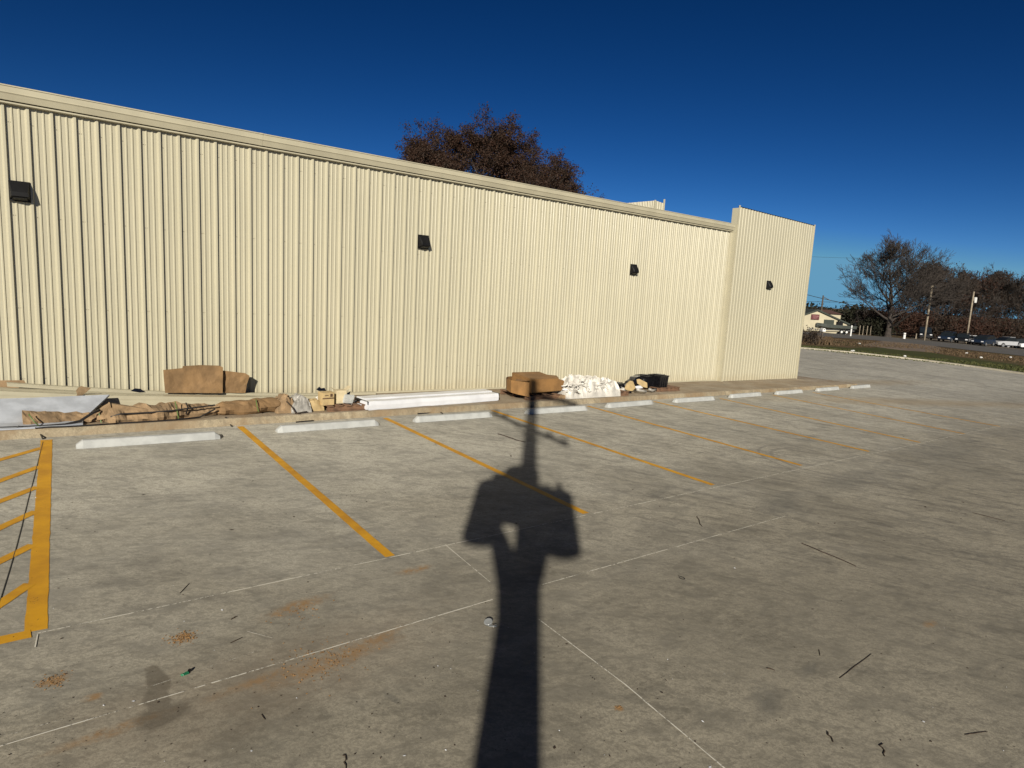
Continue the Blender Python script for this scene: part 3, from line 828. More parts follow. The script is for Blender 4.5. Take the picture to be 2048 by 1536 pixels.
# paper scrap on trim
o = slab('paper_scrap', [(150, 797), (155, 788), (152, 782), (157, 776), (163, 773), (170, 775), (183, 777), (176, 782), (172, 786), (166, 790), (165, 794), (161, 791), (157, 794), (153, 800)], 12.12, .006, M['paper'], .2, bend=.03, seed=6)
tag(o, 'torn brown paper scrap caught on the cream trim', 'paper')
o = slab('black_plastic_scrap', [(262, 782), (270, 777), (282, 778), (288, 783), (276, 784)], 12.7, .01, M['blackpl'], .2, bend=.02, seed=6)
tag(o, 'small black scrap on the trim left of the large cardboard sheet', 'scrap')

def heap(name, px0, px1, pyb, pyt, Y, dep, m, label, seed, cat, ridge=.12, prof=None, nx_=44, ny_=20, amp=.10):
    """crumpled heap between two pixel columns standing on the walk"""
    a = MB(); A = PY(px0, pyb, Y); B = PY(px1, pyb, Y)
    h = (PY((px0 + px1) / 2, pyt, Y).z - PY((px0 + px1) / 2, pyb, Y).z)
    vs = []
    for i in range(nx_ + 1):
        u = i / nx_
        for j in range(ny_ + 1):
            v = j / ny_
            x = A.x + (B.x - A.x) * u; y = Y + dep * (v - .12)
            hh = prof(u) if prof else math.sin(math.pi * u) ** .45
            s_ = min(1, v / .16) ** .6 * min(1, (1 - v) / .25) ** .6
            q = Vector((x * (4.2 if nx_ > 60 else 6), y * (4.2 if nx_ > 60 else 6), seed))
            z = h * hh * s_
            r1 = 1 - abs(noise.noise(q)) * 2; r2 = 1 - abs(noise.noise(q * 2.3 + Vector((5, 5, 5)))) * 2
            ed = min(1, u / .05, (1 - u) / .05, v / .08, (1 - v) / .08)
            z += ((r1 - .6) * ridge + (r2 - .6) * ridge * .55) * ed
            x += noise.noise(q + Vector((9, 0, 0))) * amp * .5; y += noise.noise(q + Vector((0, 19, 0))) * amp * ed
            fl = kz(x, y)
            vs.append(Vector((x, y, max(fl + .004, fl + z if ed > 0 else fl + .004))))
    k = ny_ + 1
    fs = [(i * k + j, (i + 1) * k + j, (i + 1) * k + j + 1, i * k + j + 1) for i in range(nx_) for j in range(ny_)]
    a.add(vs, fs); o = a.build(name, m, fix=False)
    return tag(o, label, cat)
def pallet(cx, cy, L, W, rz, label, h=.125):
    t = empty('pallet', (cx, cy, kz(cx, cy) + .002), rz, label, 'pallet', 'wooden pallets on the sidewalk')
    t.rotation_euler = (0, -math.atan(GX), rz)
    for y in (-W / 2 + .05, 0, W / 2 - .05):
        a = MB(); a.box((0, y, .012), (L, .09, .018)); a.box((0, y, .057), (L, .038, .070)); a.build('stringer', M['pallet'], t)
    n = 6
    for i in range(n):
        a = MB(); a.box((-L / 2 + .05 + (L - .1) * i / (n - 1), 0, .103), (.10, W, .018)); a.build('deck_board', M['pallet'], t)
    return t
def carton(name, c, dims, rz, m, label, lift=0, open_=False, prints=True, tape=True):
    t = empty(name, c, rz, label, 'box')
    x, y, z = dims
    a = MB(); a.box((0, 0, z / 2), (x, y, z)); a.build('carton', m, t, bevel=.004)
    if tape:
        a = MB(); a.box((0, -y / 2 - .002, z * .55), (x * .98, .004, .02)); a.build('tape', M['ink'], t)
    if prints:
        a = MB()
        a.box((x * .25, -y / 2 - .003, z * .78), (.045, .004, .055)); a.build('print', M['ink'], t)
        a = MB(); a.box((-x * .15, -y / 2 - .003, z * .78), (.07, .004, .012)); a.build('print', M['ink'], t)
    if open_:
        for s_ in (-1, 1):
            a = MB(); a.box((s_ * (x / 2 + .04), 0, z + .03), (.11, y * .95, .006), M=Matrix.Rotation(-s_ * .6, 4, 'Y')); a.build('flap', m, t)
    return t
# pallet group with small boxes
pc = K(662, 821)
pallet(5.28, 11.42, .98, .62, .0, 'wooden pallet under the small boxes, leftmost pallet')
zt = kz(5.28, 11.42) + .118
def onp(px, py, Y, z): p = PY(px, py, Y); return Vector((p.x, p.y, z))
carton('box', onp(652, 805, 11.33, zt), (.235, .20, .24), .03, M['cardlight'], 'small tan box with dark print standing on the left pallet')
carton('box', onp(680, 803, 11.40, zt), (.20, .18, .25), -.1, M['cardpale'], 'pale yellowish box on the left pallet, right of the tan box', open_=True, prints=False, tape=False)
t = MB(); c = onp(697, 803, 11.28, zt + .085); t.box(c, (.20, .06, .17), M=Matrix.Rotation(.12, 4, 'Y') @ Matrix.Rotation(.35, 4, 'X'))
tag(t.build('foam_block', M['foam'], bevel=.01), 'grey foam block leaning on the pale box', 'foam block')
o = slab('black_plastic_scrap', [(682, 796), (690, 789), (697, 786), (702, 783), (700, 789), (692, 794)], 11.45, .02, M['blackpl'], .1, bend=.03, seed=8); tag(o, 'black plastic strip sticking out above the foam block', 'scrap')
o = slab('black_plastic_scrap', [(633, 779), (640, 774), (643, 777), (650, 776), (652, 782), (638, 782)], 11.5, .02, M['blackpl'], .1, bend=.03, seed=3); tag(o, 'black plastic scrap behind the tan box', 'scrap')
tag(slab('grey_panel_scrap', [(686, 790), (687, 780), (693, 777), (692, 790)], 11.5, .02, M['bag'], .1, bend=.01, seed=8), 'small grey panel standing behind the pale box', 'scrap')
heap('plastic_bag', 632, 652, 803, 779, 11.45, .3, M['sack'], 'white plastic bag behind the tan box on the left pallet', 5, 'bag', .05)
heap('trash_heap', 553, 594, 827, 797, 11.25, .5, M['card2'], 'heap of crumpled brown and dark trash right of the rolled tube', 11, 'trash', .10)
heap('plastic_bag', 583, 622, 824, 793, 11.22, .5, M['bag'], 'translucent grey plastic bag between the trash heap and the left pallet', 13, 'bag', .07)
heap('cardboard_scrap', 598, 645, 824, 800, 11.30, .4, M['cardlight'], 'torn light cardboard draped over the left pallet beside the grey bag', 17, 'cardboard', .05, prof=lambda u: min(1, u * 2.2 + .25) * (1 - .25 * u))
heap('crumpled_plastic', 553, 590, 806, 793, 12.0, .4, M['blackpl'], 'black crumpled plastic behind the trash heap', 19, 'plastic', .05)
for pl, lb in (([(573, 803, 11.2), (585, 815, 11.12), (592, 828, 11.08), (602, 832, 11.04)], 'dark stick crossing the trash heap'), ([(590, 829, 11.1), (606, 824, 11.1), (614, 823, 11.12)], 'short dark stick at the foot of the grey bag')):
    cable(pl, .010, lb, M['twig'], 'stick', 'stick')
for pl, wd, lb in (([(592, 845.5), (627, 842.5)], .012, 'thin dark strip in the gutter behind the second wheel stop'), ([(835, 828.5), (862, 826.5)], .016, 'dark strip by the curb behind the third wheel stop'), ([(880, 825), (885, 828)], .012, 'tiny dark strip by the curb, right of the dark strip')):
    a = MB(); P = [G(*p) for p in pl]; a.tube([p + Vector((0, 0, .012)) for p in P], wd, 5); tag(a.build('strip', M['strap']), lb, 'strip')

# big carton on a pallet
pallet(10.55, 11.75, 1.75, 1.0, .02, 'wooden pallet under the big brown carton')
pz = kz(10.5, 11.7) + .122
t = empty('large_carton', (10.4, 11.6, kz(10.4, 11.6)), 0, 'big crushed brown carton, open at its left end, on a pallet', 'carton')
def cp(mb_, name, m, **k): 
    mb_.v = [tuple(Vector(v) - t.location) for v in mb_.v]; return mb_.build(name, m, t, **k)
YF = 11.30
def onY(px, py, Y): return PY(px, py, Y)
a = MB()
f0 = [onY(1061, 786.5, YF), onY(1124, 781.5, YF), onY(1129.5, 762, YF), onY(1117, 757.5, YF), onY(1062, 758.5, YF)]
bk = [Vector((p.x + .1, YF + .85, p.z)) for p in f0]
bk[2].z += .02; bk[4].z += .05; bk[3].z += .06
n5 = 5
a.add(f0 + bk, [tuple(range(5)), tuple(range(5, 10))[::-1]] + [(i, (i + 1) % 5, 5 + (i + 1) % 5, 5 + i) for i in range(5)])
o = cp(a, 'carton_body', M['card3'], bevel=.012)
a = MB()       # left open end: bent wall that wraps round
pl = [(1058.5, 794.5, YF - .12, 765), (1050, 792, YF - .07, 764), (1036, 789, YF + .05, 762.5), (1022, 785, YF + .22, 760.5), (1013.5, 780, YF + .45, 757.5), (1012, 776.5, YF + .62, 755), (1016, 772, YF + .9, 753), (1030, 768, YF + 1.05, 752), (1055, 765, YF + 1.1, 749.5)]
rows = []
for x, yb, Y, yt in pl:
    b_ = PY(x, yb, Y); b_.z = max(kz(b_.x, b_.y) + .005, b_.z); t_ = PY(x, yt, Y)
    rows.append((b_, t_))
for i in range(len(rows) - 1):
    (b0, t0), (b1, t1) = rows[i], rows[i + 1]
    nn = (b1 - b0).cross(Vector((0, 0, 1))).normalized() * .008
    a.add([b0, b1, t1, t0, b0 + nn, b1 + nn, t1 + nn, t0 + nn], [(0, 1, 2, 3), (7, 6, 5, 4), (3, 2, 6, 7), (0, 4, 5, 1), (0, 3, 7, 4), (1, 5, 6, 2)])
cp(a, 'bent_end_wall', M['card3'])
a = MB()       # top flaps
def flapp(P, th=.008):
    a.prism(P, (0, 0, th))
flapp([PY(1056, 762.5, YF + .02), PY(1118, 757, YF + .02), PY(1113, 751.5, YF + .8), PY(1084, 749, YF + .9), PY(1048, 757, YF + .6)])
flapp([PY(1030, 762, YF + .25), PY(1056, 762.5, YF + .1), PY(1048, 757, YF + .6), PY(1034, 756.5, YF + .7)])
flapp([PY(1048, 757, YF + .62), PY(1084, 749.5, YF + .92), PY(1075, 747.8, YF + 1.0), PY(1050, 751, YF + 1.0)], .006)
cp(a, 'top_flap', M['card3'])
cable([(1124, 773, 11.35), (1134, 772, 11.3), (1143, 775, 11.2)], .02, 'rolled dark paper between the big carton and the white sacks', M['blackpl'], 'plastic_roll', 'plastic')
cable([(1125, 779, 11.25), (1138, 780.5, 11.15)], .022, 'short white roll at the right end of the big carton', M['pvc'], 'plastic_roll', 'plastic')
heap('cardboard_scrap', 1122, 1150, 789, 782, 11.18, .3, M['card2'], 'flat torn cardboard between the big carton and the white sacks', 23, 'cardboard', .02)
# white sacks
pallet(12.55, 11.62, 1.35, .95, .0, 'wooden pallet under the white plastic sacks')
def wprof(u): return [.55, .62, .75, .9, 1.0, 1.0, .97, .92, .9, .88, .86][min(10, int(u * 10.99))]
sk = heap('white_sacks', 1128, 1233, 789, 755, 11.22, 1.05, M['sack'], 'pile of crumpled white plastic sacks on a pallet', 29, 'sacks', .15, prof=wprof, nx_=110, ny_=44, amp=.16)
a = MB()
P0 = [PY(1192, 777.5, 11.17), PY(1233, 774.5, 11.17), PY(1231, 767.5, 11.2), PY(1213, 768.0, 11.2), PY(1195, 770, 11.2)]
a.prism(P0, (0, .7, .02)); o = a.build('folded_sack', M['sack'], sk, bevel=.03); rough(o, .05, 7, 3)
rnd = random.Random(12)
a = MB()
for i in range(34):
    x = 1134 + rnd.random() * 80; y = 760 + rnd.random() * 20; Y = 11.12 + (782 - y) * .006
    P = []
    ang = rnd.uniform(-1.2, 1.2) - .9
    for k_ in range(5):
        P.append(PY(x + math.cos(ang) * k_ * 4.5, min(y + math.sin(ang) * k_ * -3.0, 788), Y - .02 * math.sin(k_)))
        ang += rnd.uniform(-.5, .5)
    for p in P: p.z = max(p.z, kz(p.x, p.y) + .02)
    a.tube(P, [.012, .022, .028, .022, .010], 6, flat=.6)
a.build('twisted_plastic', M['sack'], sk, smooth=True)
# black tubs, crumpled plastic and cardboard
pallet(15.35, 11.75, 1.05, .62, .03, 'low pallet under the black tubs, rightmost pallet')
zt = kz(15.6, 11.75) + .125
def tub(c, sx, sy, h, label, rz=0):
    t = empty('plastic_tub', c, rz, label, 'tub', 'black plastic tubs on the right pallet')
    a = MB()
    b = [(-sx * .46, -sy * .46, 0), (sx * .46, -sy * .46, 0), (sx * .46, sy * .46, 0), (-sx * .46, sy * .46, 0)]
    u = [(-sx * .5, -sy * .5, h), (sx * .5, -sy * .5, h), (sx * .5, sy * .5, h), (-sx * .5, sy * .5, h)]
    a.add(b + u, [(0, 1, 2, 3), (0, 1, 5, 4), (1, 2, 6, 5), (2, 3, 7, 6), (3, 0, 4, 7)])
    for s_ in (-.25, .0, .25): a.box((sx * s_, -sy * .49, h * .45), (.02, .02, h * .8))
    a.build('tub_body', M['blackpl'], t)
    a = MB()
    for dx, dy, lx, ly in ((0, -.5, 1.06, .05), (0, .5, 1.06, .05), (-.5, 0, .05, 1.0), (.5, 0, .05, 1.0)):
        a.box((sx * dx, sy * dy, h), (max(sx * lx, .03), max(sy * ly, .03), .03))
    a.build('rim', M['blackpl'], t, bevel=.004)
    a = MB(); a.box((0, 0, h - .02), (sx * .94, sy * .94, .02)); a.box((sx * .1, 0, h + .01), (sx * .5, sy * .6, .05), rz=.4); a.build('lid', M['blackpl'], t, bevel=.006)
    return t
tub(onp(1315, 776, 11.72, zt), .38, .45, .33, 'black square tub on the right pallet, rightmost')
tub(onp(1290, 770, 11.95, zt), .40, .42, .30, 'black tub behind the torn cardboard on the right pallet', .06)
heap('crumpled_plastic', 1236, 1262, 780, 762, 11.5, .5, M['blackpl'], 'crumpled black and clear plastic left of the leaning cardboard', 31, 'plastic', .07)
heap('plastic_bag', 1240, 1256, 778, 767, 11.42, .2, M['sack'], 'small white plastic bag among the black plastic', 37, 'bag', .05)
o = slab('black_plastic_scrap', [(1258, 772), (1263, 764), (1270, 760), (1272, 755), (1284, 752), (1290, 757), (1288, 774)], 11.9, .2, M['blackpl'], .1, bend=.05, seed=5); tag(o, 'black crumpled liner standing behind the leaning cardboard', 'plastic')
o = slab('cardboard_sheet', [(1251, 778), (1258, 769), (1268, 763), (1273, 764), (1274, 776), (1265, 782), (1254, 781)], 11.35, .02, M['cardlight'], .5, bend=.03, seed=15); tag(o, 'round edged cardboard piece leaning at the left of the tubs', 'cardboard')
o = slab('cardboard_sheet', [(1279, 768), (1280, 760), (1285, 759), (1297, 766), (1295, 776), (1286, 774)], 11.38, .02, M['cardlight'], .4, bend=.03, seed=16); tag(o, 'small square cardboard piece leaning on the black tub', 'cardboard')
o = slab('paper_scrap', [(1270, 773), (1284, 771), (1286, 776), (1273, 778)], 11.4, .02, M['pvc'], .3, bend=.02, seed=17); tag(o, 'white paper between the two leaning cardboard pieces', 'paper')
cable([(1273, 779, 11.3), (1283, 781.5, 11.25), (1292, 783, 11.22)], .035, 'grey crushed tube lying in front of the tubs', M['bag'], 'cardboard_tube', 'cardboard tube')
cable([(1297, 778, 11.4), (1304, 781, 11.35), (1311, 779, 11.4)], .04, 'bunched grey plastic at the foot of the right tub', M['bag'], 'plastic_roll', 'plastic')

# ---------------------------------------------------------------- small things on the slab
rnd = random.Random(21)
def stick(p, q, r, label, m='twig', bend=.006, taper=.5):
    r *= .72
    P0, P1 = G(*p), G(*q); P = []
    for i in range(6):
        f = i / 5; c = P0.lerp(P1, f); s_ = (P1 - P0).length
        c += Vector((rnd.uniform(-1, 1), rnd.uniform(-1, 1), 0)) * bend * s_
        P.append(Vector((c.x, c.y, gz(c.x, c.y) + r * .9 + .001)))
    a = MB(); a.tube(P, [r * (1 - taper * abs(i / 5 - .4)) for i in range(6)], 5)
    return tag(a.build('stick', M[m]), label, 'stick')
stick((1680, 1357), (1743, 1308), .0042, 'long thin dark straight stick at lower right')
stick((1602, 1087), (1712, 1133), .010, 'long flat grey-brown strip right of the chalk line', 'bark', .012)
stick((1945, 1026), (2010, 1042), .008, 'thin reddish-brown stick near the right edge', 'bark', .01)
stick((360, 1187), (378, 1168), .005, 'small dark green stick left of the first long stall line')
stick((461, 1287), (484, 1276), .0055, 'short dark stick beside the chalk tick, lower left')
stick((1394, 1032), (1405, 1054), .008, 'short thick curled bark piece right of the pole shadow', 'twig', .08)
stick((996, 868), (1048, 885), .014, 'curved grey-brown strip beside the pole shadow near the wheel stops', 'bark', .06)
stick((1656, 1466), (1665, 1484), .007, 'dark curled leaf-like stick near the lower right edge', 'twig', .12)
stick((1762, 1488), (1767, 1512), .006, 'dark knotted stick at the bottom right', 'twig', .1)
stick((688, 1510), (694, 1540), .006, 'dark split stick at the bottom edge left of the shadow', 'twig', .1)
stick((1638, 1300), (1640, 1312), .004, 'tiny dark twig left of the long straight stick')
stick((462, 1241), (472, 1234), .007, 'small dark lump of bark above the chalk tick', 'twig', .1)
stick((1533, 1336), (1549, 1341), .006, 'small dark curled scrap left of the long stick', 'twig', .15)
stick((1930, 1470), (1975, 1464), .004, 'thin grey twig at the lower right')
stick((523, 1430), (530, 1440), .004, 'small curved twig right of the dark wet stain')
# bent wire
a = MB(); c = G(1364, 1157); P = []
for i in range(9):
    an = 2.0 + i * .55; P.append(Vector((c.x + math.cos(an) * .022, c.y + math.sin(an) * .03, c.z + .006)))
P.append(P[-1] + Vector((-.01, .05, 0)))
a.tube(P, .0035, 5); tag(a.build('wire_hook', M['strap']), 'small dark wire bent into a hook right of the shadow', 'wire')
# crumpled plastic cup lid
t = empty('plastic_cup', G(976, 1250), .5, 'crushed clear plastic cup lying at the left edge of the shadow', 'cup')
M['clear'] = simple('clear_plastic', (.26, .27, .27), .15, .1, 10)
a = MB(); a.lathe([(.036, 0), (.040, .012), (.044, .014), (.046, .020), (.040, .022), (.030, .020)], (0, 0, .004), 24); a.v = [(v[0], v[1], v[2] + v[0] * .35 + .016) for v in a.v]; a.build('lid', M['clear'], t, smooth=True)
a = MB(); a.lathe([(.030, 0), (.034, .02), (.036, .045)], (-.004, -.030, .0), 20); a.v = [(v[0], v[1] - v[2] * .9, .006 + abs(v[2]) * .25) for v in a.v]; a.build('crushed_body', M['clear'], t, smooth=True)
t.scale = (.78, .78, .78)
# green plastic
t = empty('plastic_wrapper', G(371, 1351), .4, 'crumpled green plastic wrapper with black end, lower left', 'wrapper')
a = MB(); a.box((0, 0, .012), (.065, .026, .016)); o = a.build('wrapper_body', M['teal'], t, bevel=.006); rough(o, .012, 40)
a = MB(); a.box((.037, .010, .014), (.02, .018, .02)); a.build('black_end', M['blackpl'], t, bevel=.004)
# clay clods as small piles
def clods(px, py, n, spread, label, r0=.010):
    a = MB(); c = G(px, py)
    for i in range(n):
        x = c.x + rnd.gauss(0, spread); y = c.y + rnd.gauss(0, spread * .8); r = r0 * rnd.uniform(.3, 1)
        b_ = [Vector((rnd.uniform(-1, 1), rnd.uniform(-1, 1), rnd.uniform(0, 1))).normalized() * r for _ in range(4)]
        o_ = Vector((x, y, gz(x, y) + .001))
        a.add([o_ + Vector((r, 0, 0)), o_ + Vector((-r * .5, r * .8, 0)), o_ + Vector((-r * .6, -r * .8, 0)), o_ + Vector((rnd.uniform(-r, r) * .4, rnd.uniform(-r, r) * .4, r * rnd.uniform(.5, 1)))], [(0, 2, 1), (0, 1, 3), (1, 2, 3), (2, 0, 3)])
    return tag(a.build('clay_crumbs', M['mudclod'], fix=False), label, 'dirt', kind='stuff')
clods(367, 1275, 150, .055, 'round pile of orange clay crumbs at lower left')
clods(107, 1362, 70, .045, 'orange clay crumbs near the left edge')
clods(650, 1325, 190, .17, 'scattered orange clay crumbs along the chalk line')
clods(600, 1225, 60, .10, 'scattered clay crumbs above the chalk line')
clods(1238, 1416, 20, .012, 'small orange clay spot right of the shadow')
# countless tiny leaf bits and grit
def grit(name, n, m, rmin, rmax, label, seed, zone):
    rd = random.Random(seed); a = MB()
    for i in range(n):
        px, py = zone(rd)
        c = G(px, py)
        r = rd.uniform(rmin, rmax) * (1.0 if rd.random() < .85 else 1.9); an = rd.uniform(0, 6.28); el = rd.uniform(.25, .9)
        ca, sa = math.cos(an) * r, math.sin(an) * r
        z = c.z + .0025; up = rd.uniform(.1, .6) * r
        a.add([(c.x - ca, c.y - sa, z), (c.x + sa * el, c.y - ca * el, z + up * .6), (c.x + ca, c.y + sa, z + up), (c.x - sa * el, c.y + ca * el, z)], [(0, 1, 2, 3)])
    return tag(a.build(name, m, fix=False), label, 'debris', kind='stuff')
def near(rd):
    y = 960 + 620 * rd.random() ** .75; return rd.uniform(-60, 2110), y
def farz(rd):
    return rd.uniform(100, 2050), 850 + 220 * rd.random()
grit('leaf_bits', 520, M['deadleaf'], .003, .0085, 'tiny dark leaf bits strewn over the near slab', 1, near)
grit('leaf_bits', 140, M['deadleaf'], .006, .014, 'tiny dark leaf bits strewn over the far slab', 2, farz)
grit('pebbles', 70, M['pvc'], .003, .007, 'tiny pale pebbles strewn over the near slab', 3, near)

# ---------------------------------------------------------------- utility pole behind the camera (its shadow crosses the stalls)
U = Vector((math.sin(R(SUN_AZ)), math.cos(R(SUN_AZ)), 0)); NL = Vector((math.cos(R(SUN_AZ)), -math.sin(R(SUN_AZ)), 0))
B0 = 4.0; tanE = math.tan(R(SUN_EL)); kk = tanE / math.tan(R(22))
pb = -U * B0
up_ = empty('utility_pole', (pb.x, pb.y, gz(pb.x, pb.y)), 0, 'wooden utility pole with transformers that casts the long shadow over the stalls', 'utility pole')
def W(wl_, h, s_=0):       # lateral, height, forward -> local coords
    p = NL * wl_ + U * s_; return Vector((p.x, p.y, h * kk))
zb0 = gz(pb.x, pb.y)
def Wz(wl_, h, s_=0):
    v = W(wl_, h, s_); v.z -= zb0; return v
a = MB(); a.tube([Wz(0.0, -.3), Wz(0.0, 2.5), Wz(.01, 3.8), Wz(.07, 4.3), Wz(.05, 5.0), Wz(.02, 5.6), Wz(.02, 8.35)], [.185, .165, .155, .16, .15, .13, .115], 16); a.build('pole_shaft', M['pole'], up_, smooth=True)
a = MB(); a.tube([Wz(-.165, 0, .05), Wz(-.17, 2.9, .05), Wz(-.13, 3.8, .05)], [.05, .05, .05], 10); a.build('shadow_filler_tube', M['steel'], up_, smooth=True)  # unseen tube, added to widen the lower shadow to a standing person's outline
a = MB(); a.tube([Wz(.14, 0, .05), Wz(.14, 3.9, .05)], .05, 10); a.build('shadow_filler_tube', M['steel'], up_, smooth=True)  # second added tube, widens the shadow on its right side
a = MB(); a.tube([Wz(-.06, 3.7, .05), Wz(-.10, 3.95, .05), Wz(-.21, 4.22, .05), Wz(-.33, 4.5, 0)], [.13, .13, .115, .085], 12); a.build('shadow_filler_arm', M['steel'], up_, smooth=True)  # unseen shape added so the shadow forks like a raised arm
a = MB(); a.tube([Wz(.05, 3.7, .05), Wz(.09, 3.95, .05), Wz(.18, 4.3, .05), Wz(.3, 4.5, 0)], [.12, .115, .12, .12], 12); a.build('shadow_filler_arm', M['steel'], up_, smooth=True)  # its added counterpart, fills the right side of the forked shadow
a = MB(); a.box(Wz(-.13, 2.85, .1), (.17, .15, .35), rz=-R(SUN_AZ)); a.build('shadow_filler_box', M['steel'], up_)  # unseen box added only for the lump in the shadow's left edge
def can(wl_, h0, h1, r, s_=0):
    o = MB(); c = Wz(wl_, 0, s_); z0, z1 = Wz(0, h0).z, Wz(0, h1).z
    o.lathe([(r * .9, z0), (r, z0 + .02), (r, z1 - .05), (r * .8, z1), (.04, z1 + .02)], (c.x, c.y, 0), 20)
    ob = o.build('transformer', M['can'], up_, smooth=False)
    o = MB(); o.lathe([(.04, z1), (.06, z1 + .05), (.03, z1 + .08), (.05, z1 + .12), (.02, z1 + .18)], (c.x + .05, c.y, 0), 10); o.build('bushing', M['steel'], ob)
can(-.46, 4.34, 5.20, .215); can(.42, 4.27, 5.10, .215); can(-.08, 4.58, 5.46, .26, .12)
a = MB(); a.box(Wz(-.33, 5.12, .0), (.34, .1, .50), rz=-R(SUN_AZ)); a.box(Wz(.1, 5.0, .0), (.5, .1, .4), rz=-R(SUN_AZ)); a.build('mounting_bracket', M['steel'], up_)
def arm(p, q, wdt=.055):
    o = MB(); o.tube([p, q], wdt, 4); return o.build('crossarm', M['pole'], up_)
z1 = 6.70
ca_ = arm(Wz(-.80, z1, 1.15), Wz(.68, z1, -1.15), .07)
cb_ = arm(Wz(-.10, 8.0, .1), Wz(1.15, 7.92, 0), .085)
for f in (.02, .18, .8, .98):
    o = MB(); p = Wz(-.80, z1, 1.15).lerp(Wz(.68, z1, -1.15), f); o.lathe([(.03, 0), (.06, .04), (.03, .08), (.055, .12), (.02, .17)], p + Vector((0, 0, .04)), 10)
    o.build('insulator', M['can'], ca_)
o = MB(); o.tube([Wz(.02, z1 - .45), Wz(-.38, z1 - .03, .55)], .02, 5); o.tube([Wz(.02, z1 - .5), Wz(.34, z1 - .03, -.55)], .02, 5); o.build('arm_brace', M['steel'], up_)

# ---------------------------------------------------------------- trees
def tree_mesh(seed, height, spread, levels=5, trunk_h=.18, r0=.35, leaves=0, leaf=.14, leafmix=1.0, nlimb=8, updraft=.35, twig_r=.016, kids_=3, leafzone=None, droop=0):
    rd = random.Random(seed); wood = MB(); tips = []
    def seg(p, d, L, r, lv):
        n = 3 if lv < 3 else 2
        P = [p]; Rr = [r]; c = p.copy(); dd = d.copy()
        for i in range(n):
            dd = (dd + Vector((rd.gauss(0, .16), rd.gauss(0, .16), rd.gauss(0, .10) + updraft * .12 - droop * .1))).normalized()
            c = c + dd * L / n
            P.append(c.copy()); Rr.append(max(twig_r, r * (1 - .42 * (i + 1) / n)))
        wood.tube(P, Rr, 7 if lv == 0 else (5 if lv < 2 else 3), cap=False)
        if lv >= levels - 2: tips.append((c.copy(), dd.copy(), L))
        if lv >= levels: return
        k = kids_ + (1 if rd.random() < .5 else 0)
        for j in range(k):
            f = .35 + .65 * (j + 1) / k
            idx = min(n, max(1, int(round(f * n)))); q = P[idx]
            ax = Vector((rd.gauss(0, 1), rd.gauss(0, 1), rd.gauss(0, 1))); ax = (ax - dd * ax.dot(dd)).normalized()
            ang = rd.uniform(.30, .85) if j < k - 1 else rd.uniform(.05, .35)
            nd = (dd * math.cos(ang) + ax * math.sin(ang) + Vector((0, 0, updraft * .25))).normalized()
            seg(q, nd, L * rd.uniform(.58, .82), Rr[idx] * rd.uniform(.55, .75), lv + 1)
    th = height * trunk_h
    top = Vector((0, 0, th))
    wood.tube([Vector((0, 0, -.3)), Vector((0, 0, .3)), Vector((.05, 0, th * .6)), top], [r0 * 1.4, r0 * 1.08, r0 * .95, r0 * .85], 9, cap=False)
    # leader with limbs
    lead = height * .66; P = [top]; c = top.copy(); dd = Vector((0, 0, 1))
    for i in range(6):
        dd = (dd + Vector((rd.gauss(0, .09), rd.gauss(0, .09), .25))).normalized(); c = c + dd * lead / 6; P.append(c.copy())
    Rl = [r0 * .85 * (1 - i / 6.6) for i in range(7)]
    wood.tube(P, Rl, 7, cap=False)
    a0 = rd.uniform(0, 6.28)
    for j in range(nlimb):
        f = j / (nlimb - 1); h_ = f * 5.2; i = int(h_); q = P[i].lerp(P[i + 1], h_ - i)
        an = a0 + j * 2.4 + rd.uniform(-.3, .3)
        el = .25 + .85 * f + rd.uniform(-.1, .15)
        d = Vector((math.cos(an) * math.cos(el), math.sin(an) * math.cos(el), math.sin(el)))
        L = spread * .5 * (1 - .52 * f ** 1.5) * rd.uniform(.42, .54)
        seg(q, d, L, Rl[i] * rd.uniform(.45, .62), 1)
    seg(P[-1], Vector((0, 0, 1)), spread * .13, Rl[-1], 3)
    lv_ = MB()
    if leaves:
        for i in range(leaves):
            c, d, L = rd.choice(tips)
            if leafzone and not leafzone(c, rd): continue
            q = c + Vector((rd.gauss(0, .38), rd.gauss(0, .38), rd.gauss(0, .32))) * max(.6, L * .55)
            s_ = leaf * rd.uniform(.6, 1.4)
            u = Vector((rd.gauss(0, 1), rd.gauss(0, 1), rd.gauss(0, .7))).normalized(); v = u.cross(Vector((rd.gauss(0, 1), rd.gauss(0, 1), rd.gauss(0, 1)))).normalized()
            lv_.add([q - u * s_, q + v * s_ * .55, q + u * s_, q - v * s_ * .55], [(0, 1, 2, 3)])
    return wood, lv_
def tree(name, loc, rz, label, leafm, wood_m='bark', cat='tree', group=None, scale=1, **k):
    t = empty(name, loc, rz, label, cat, group)
    wd, lv = tree_mesh(**k)
    wd.build('trunk', M[wood_m], t, fix=False, smooth=True)
    if lv.f: lv.build('crown', M[leafm], t, fix=False)
    t.scale = (scale,) * 3
    return t
def gp(px, py): p = G(px, py); return Vector((p.x, p.y, gz(p.x, p.y)))
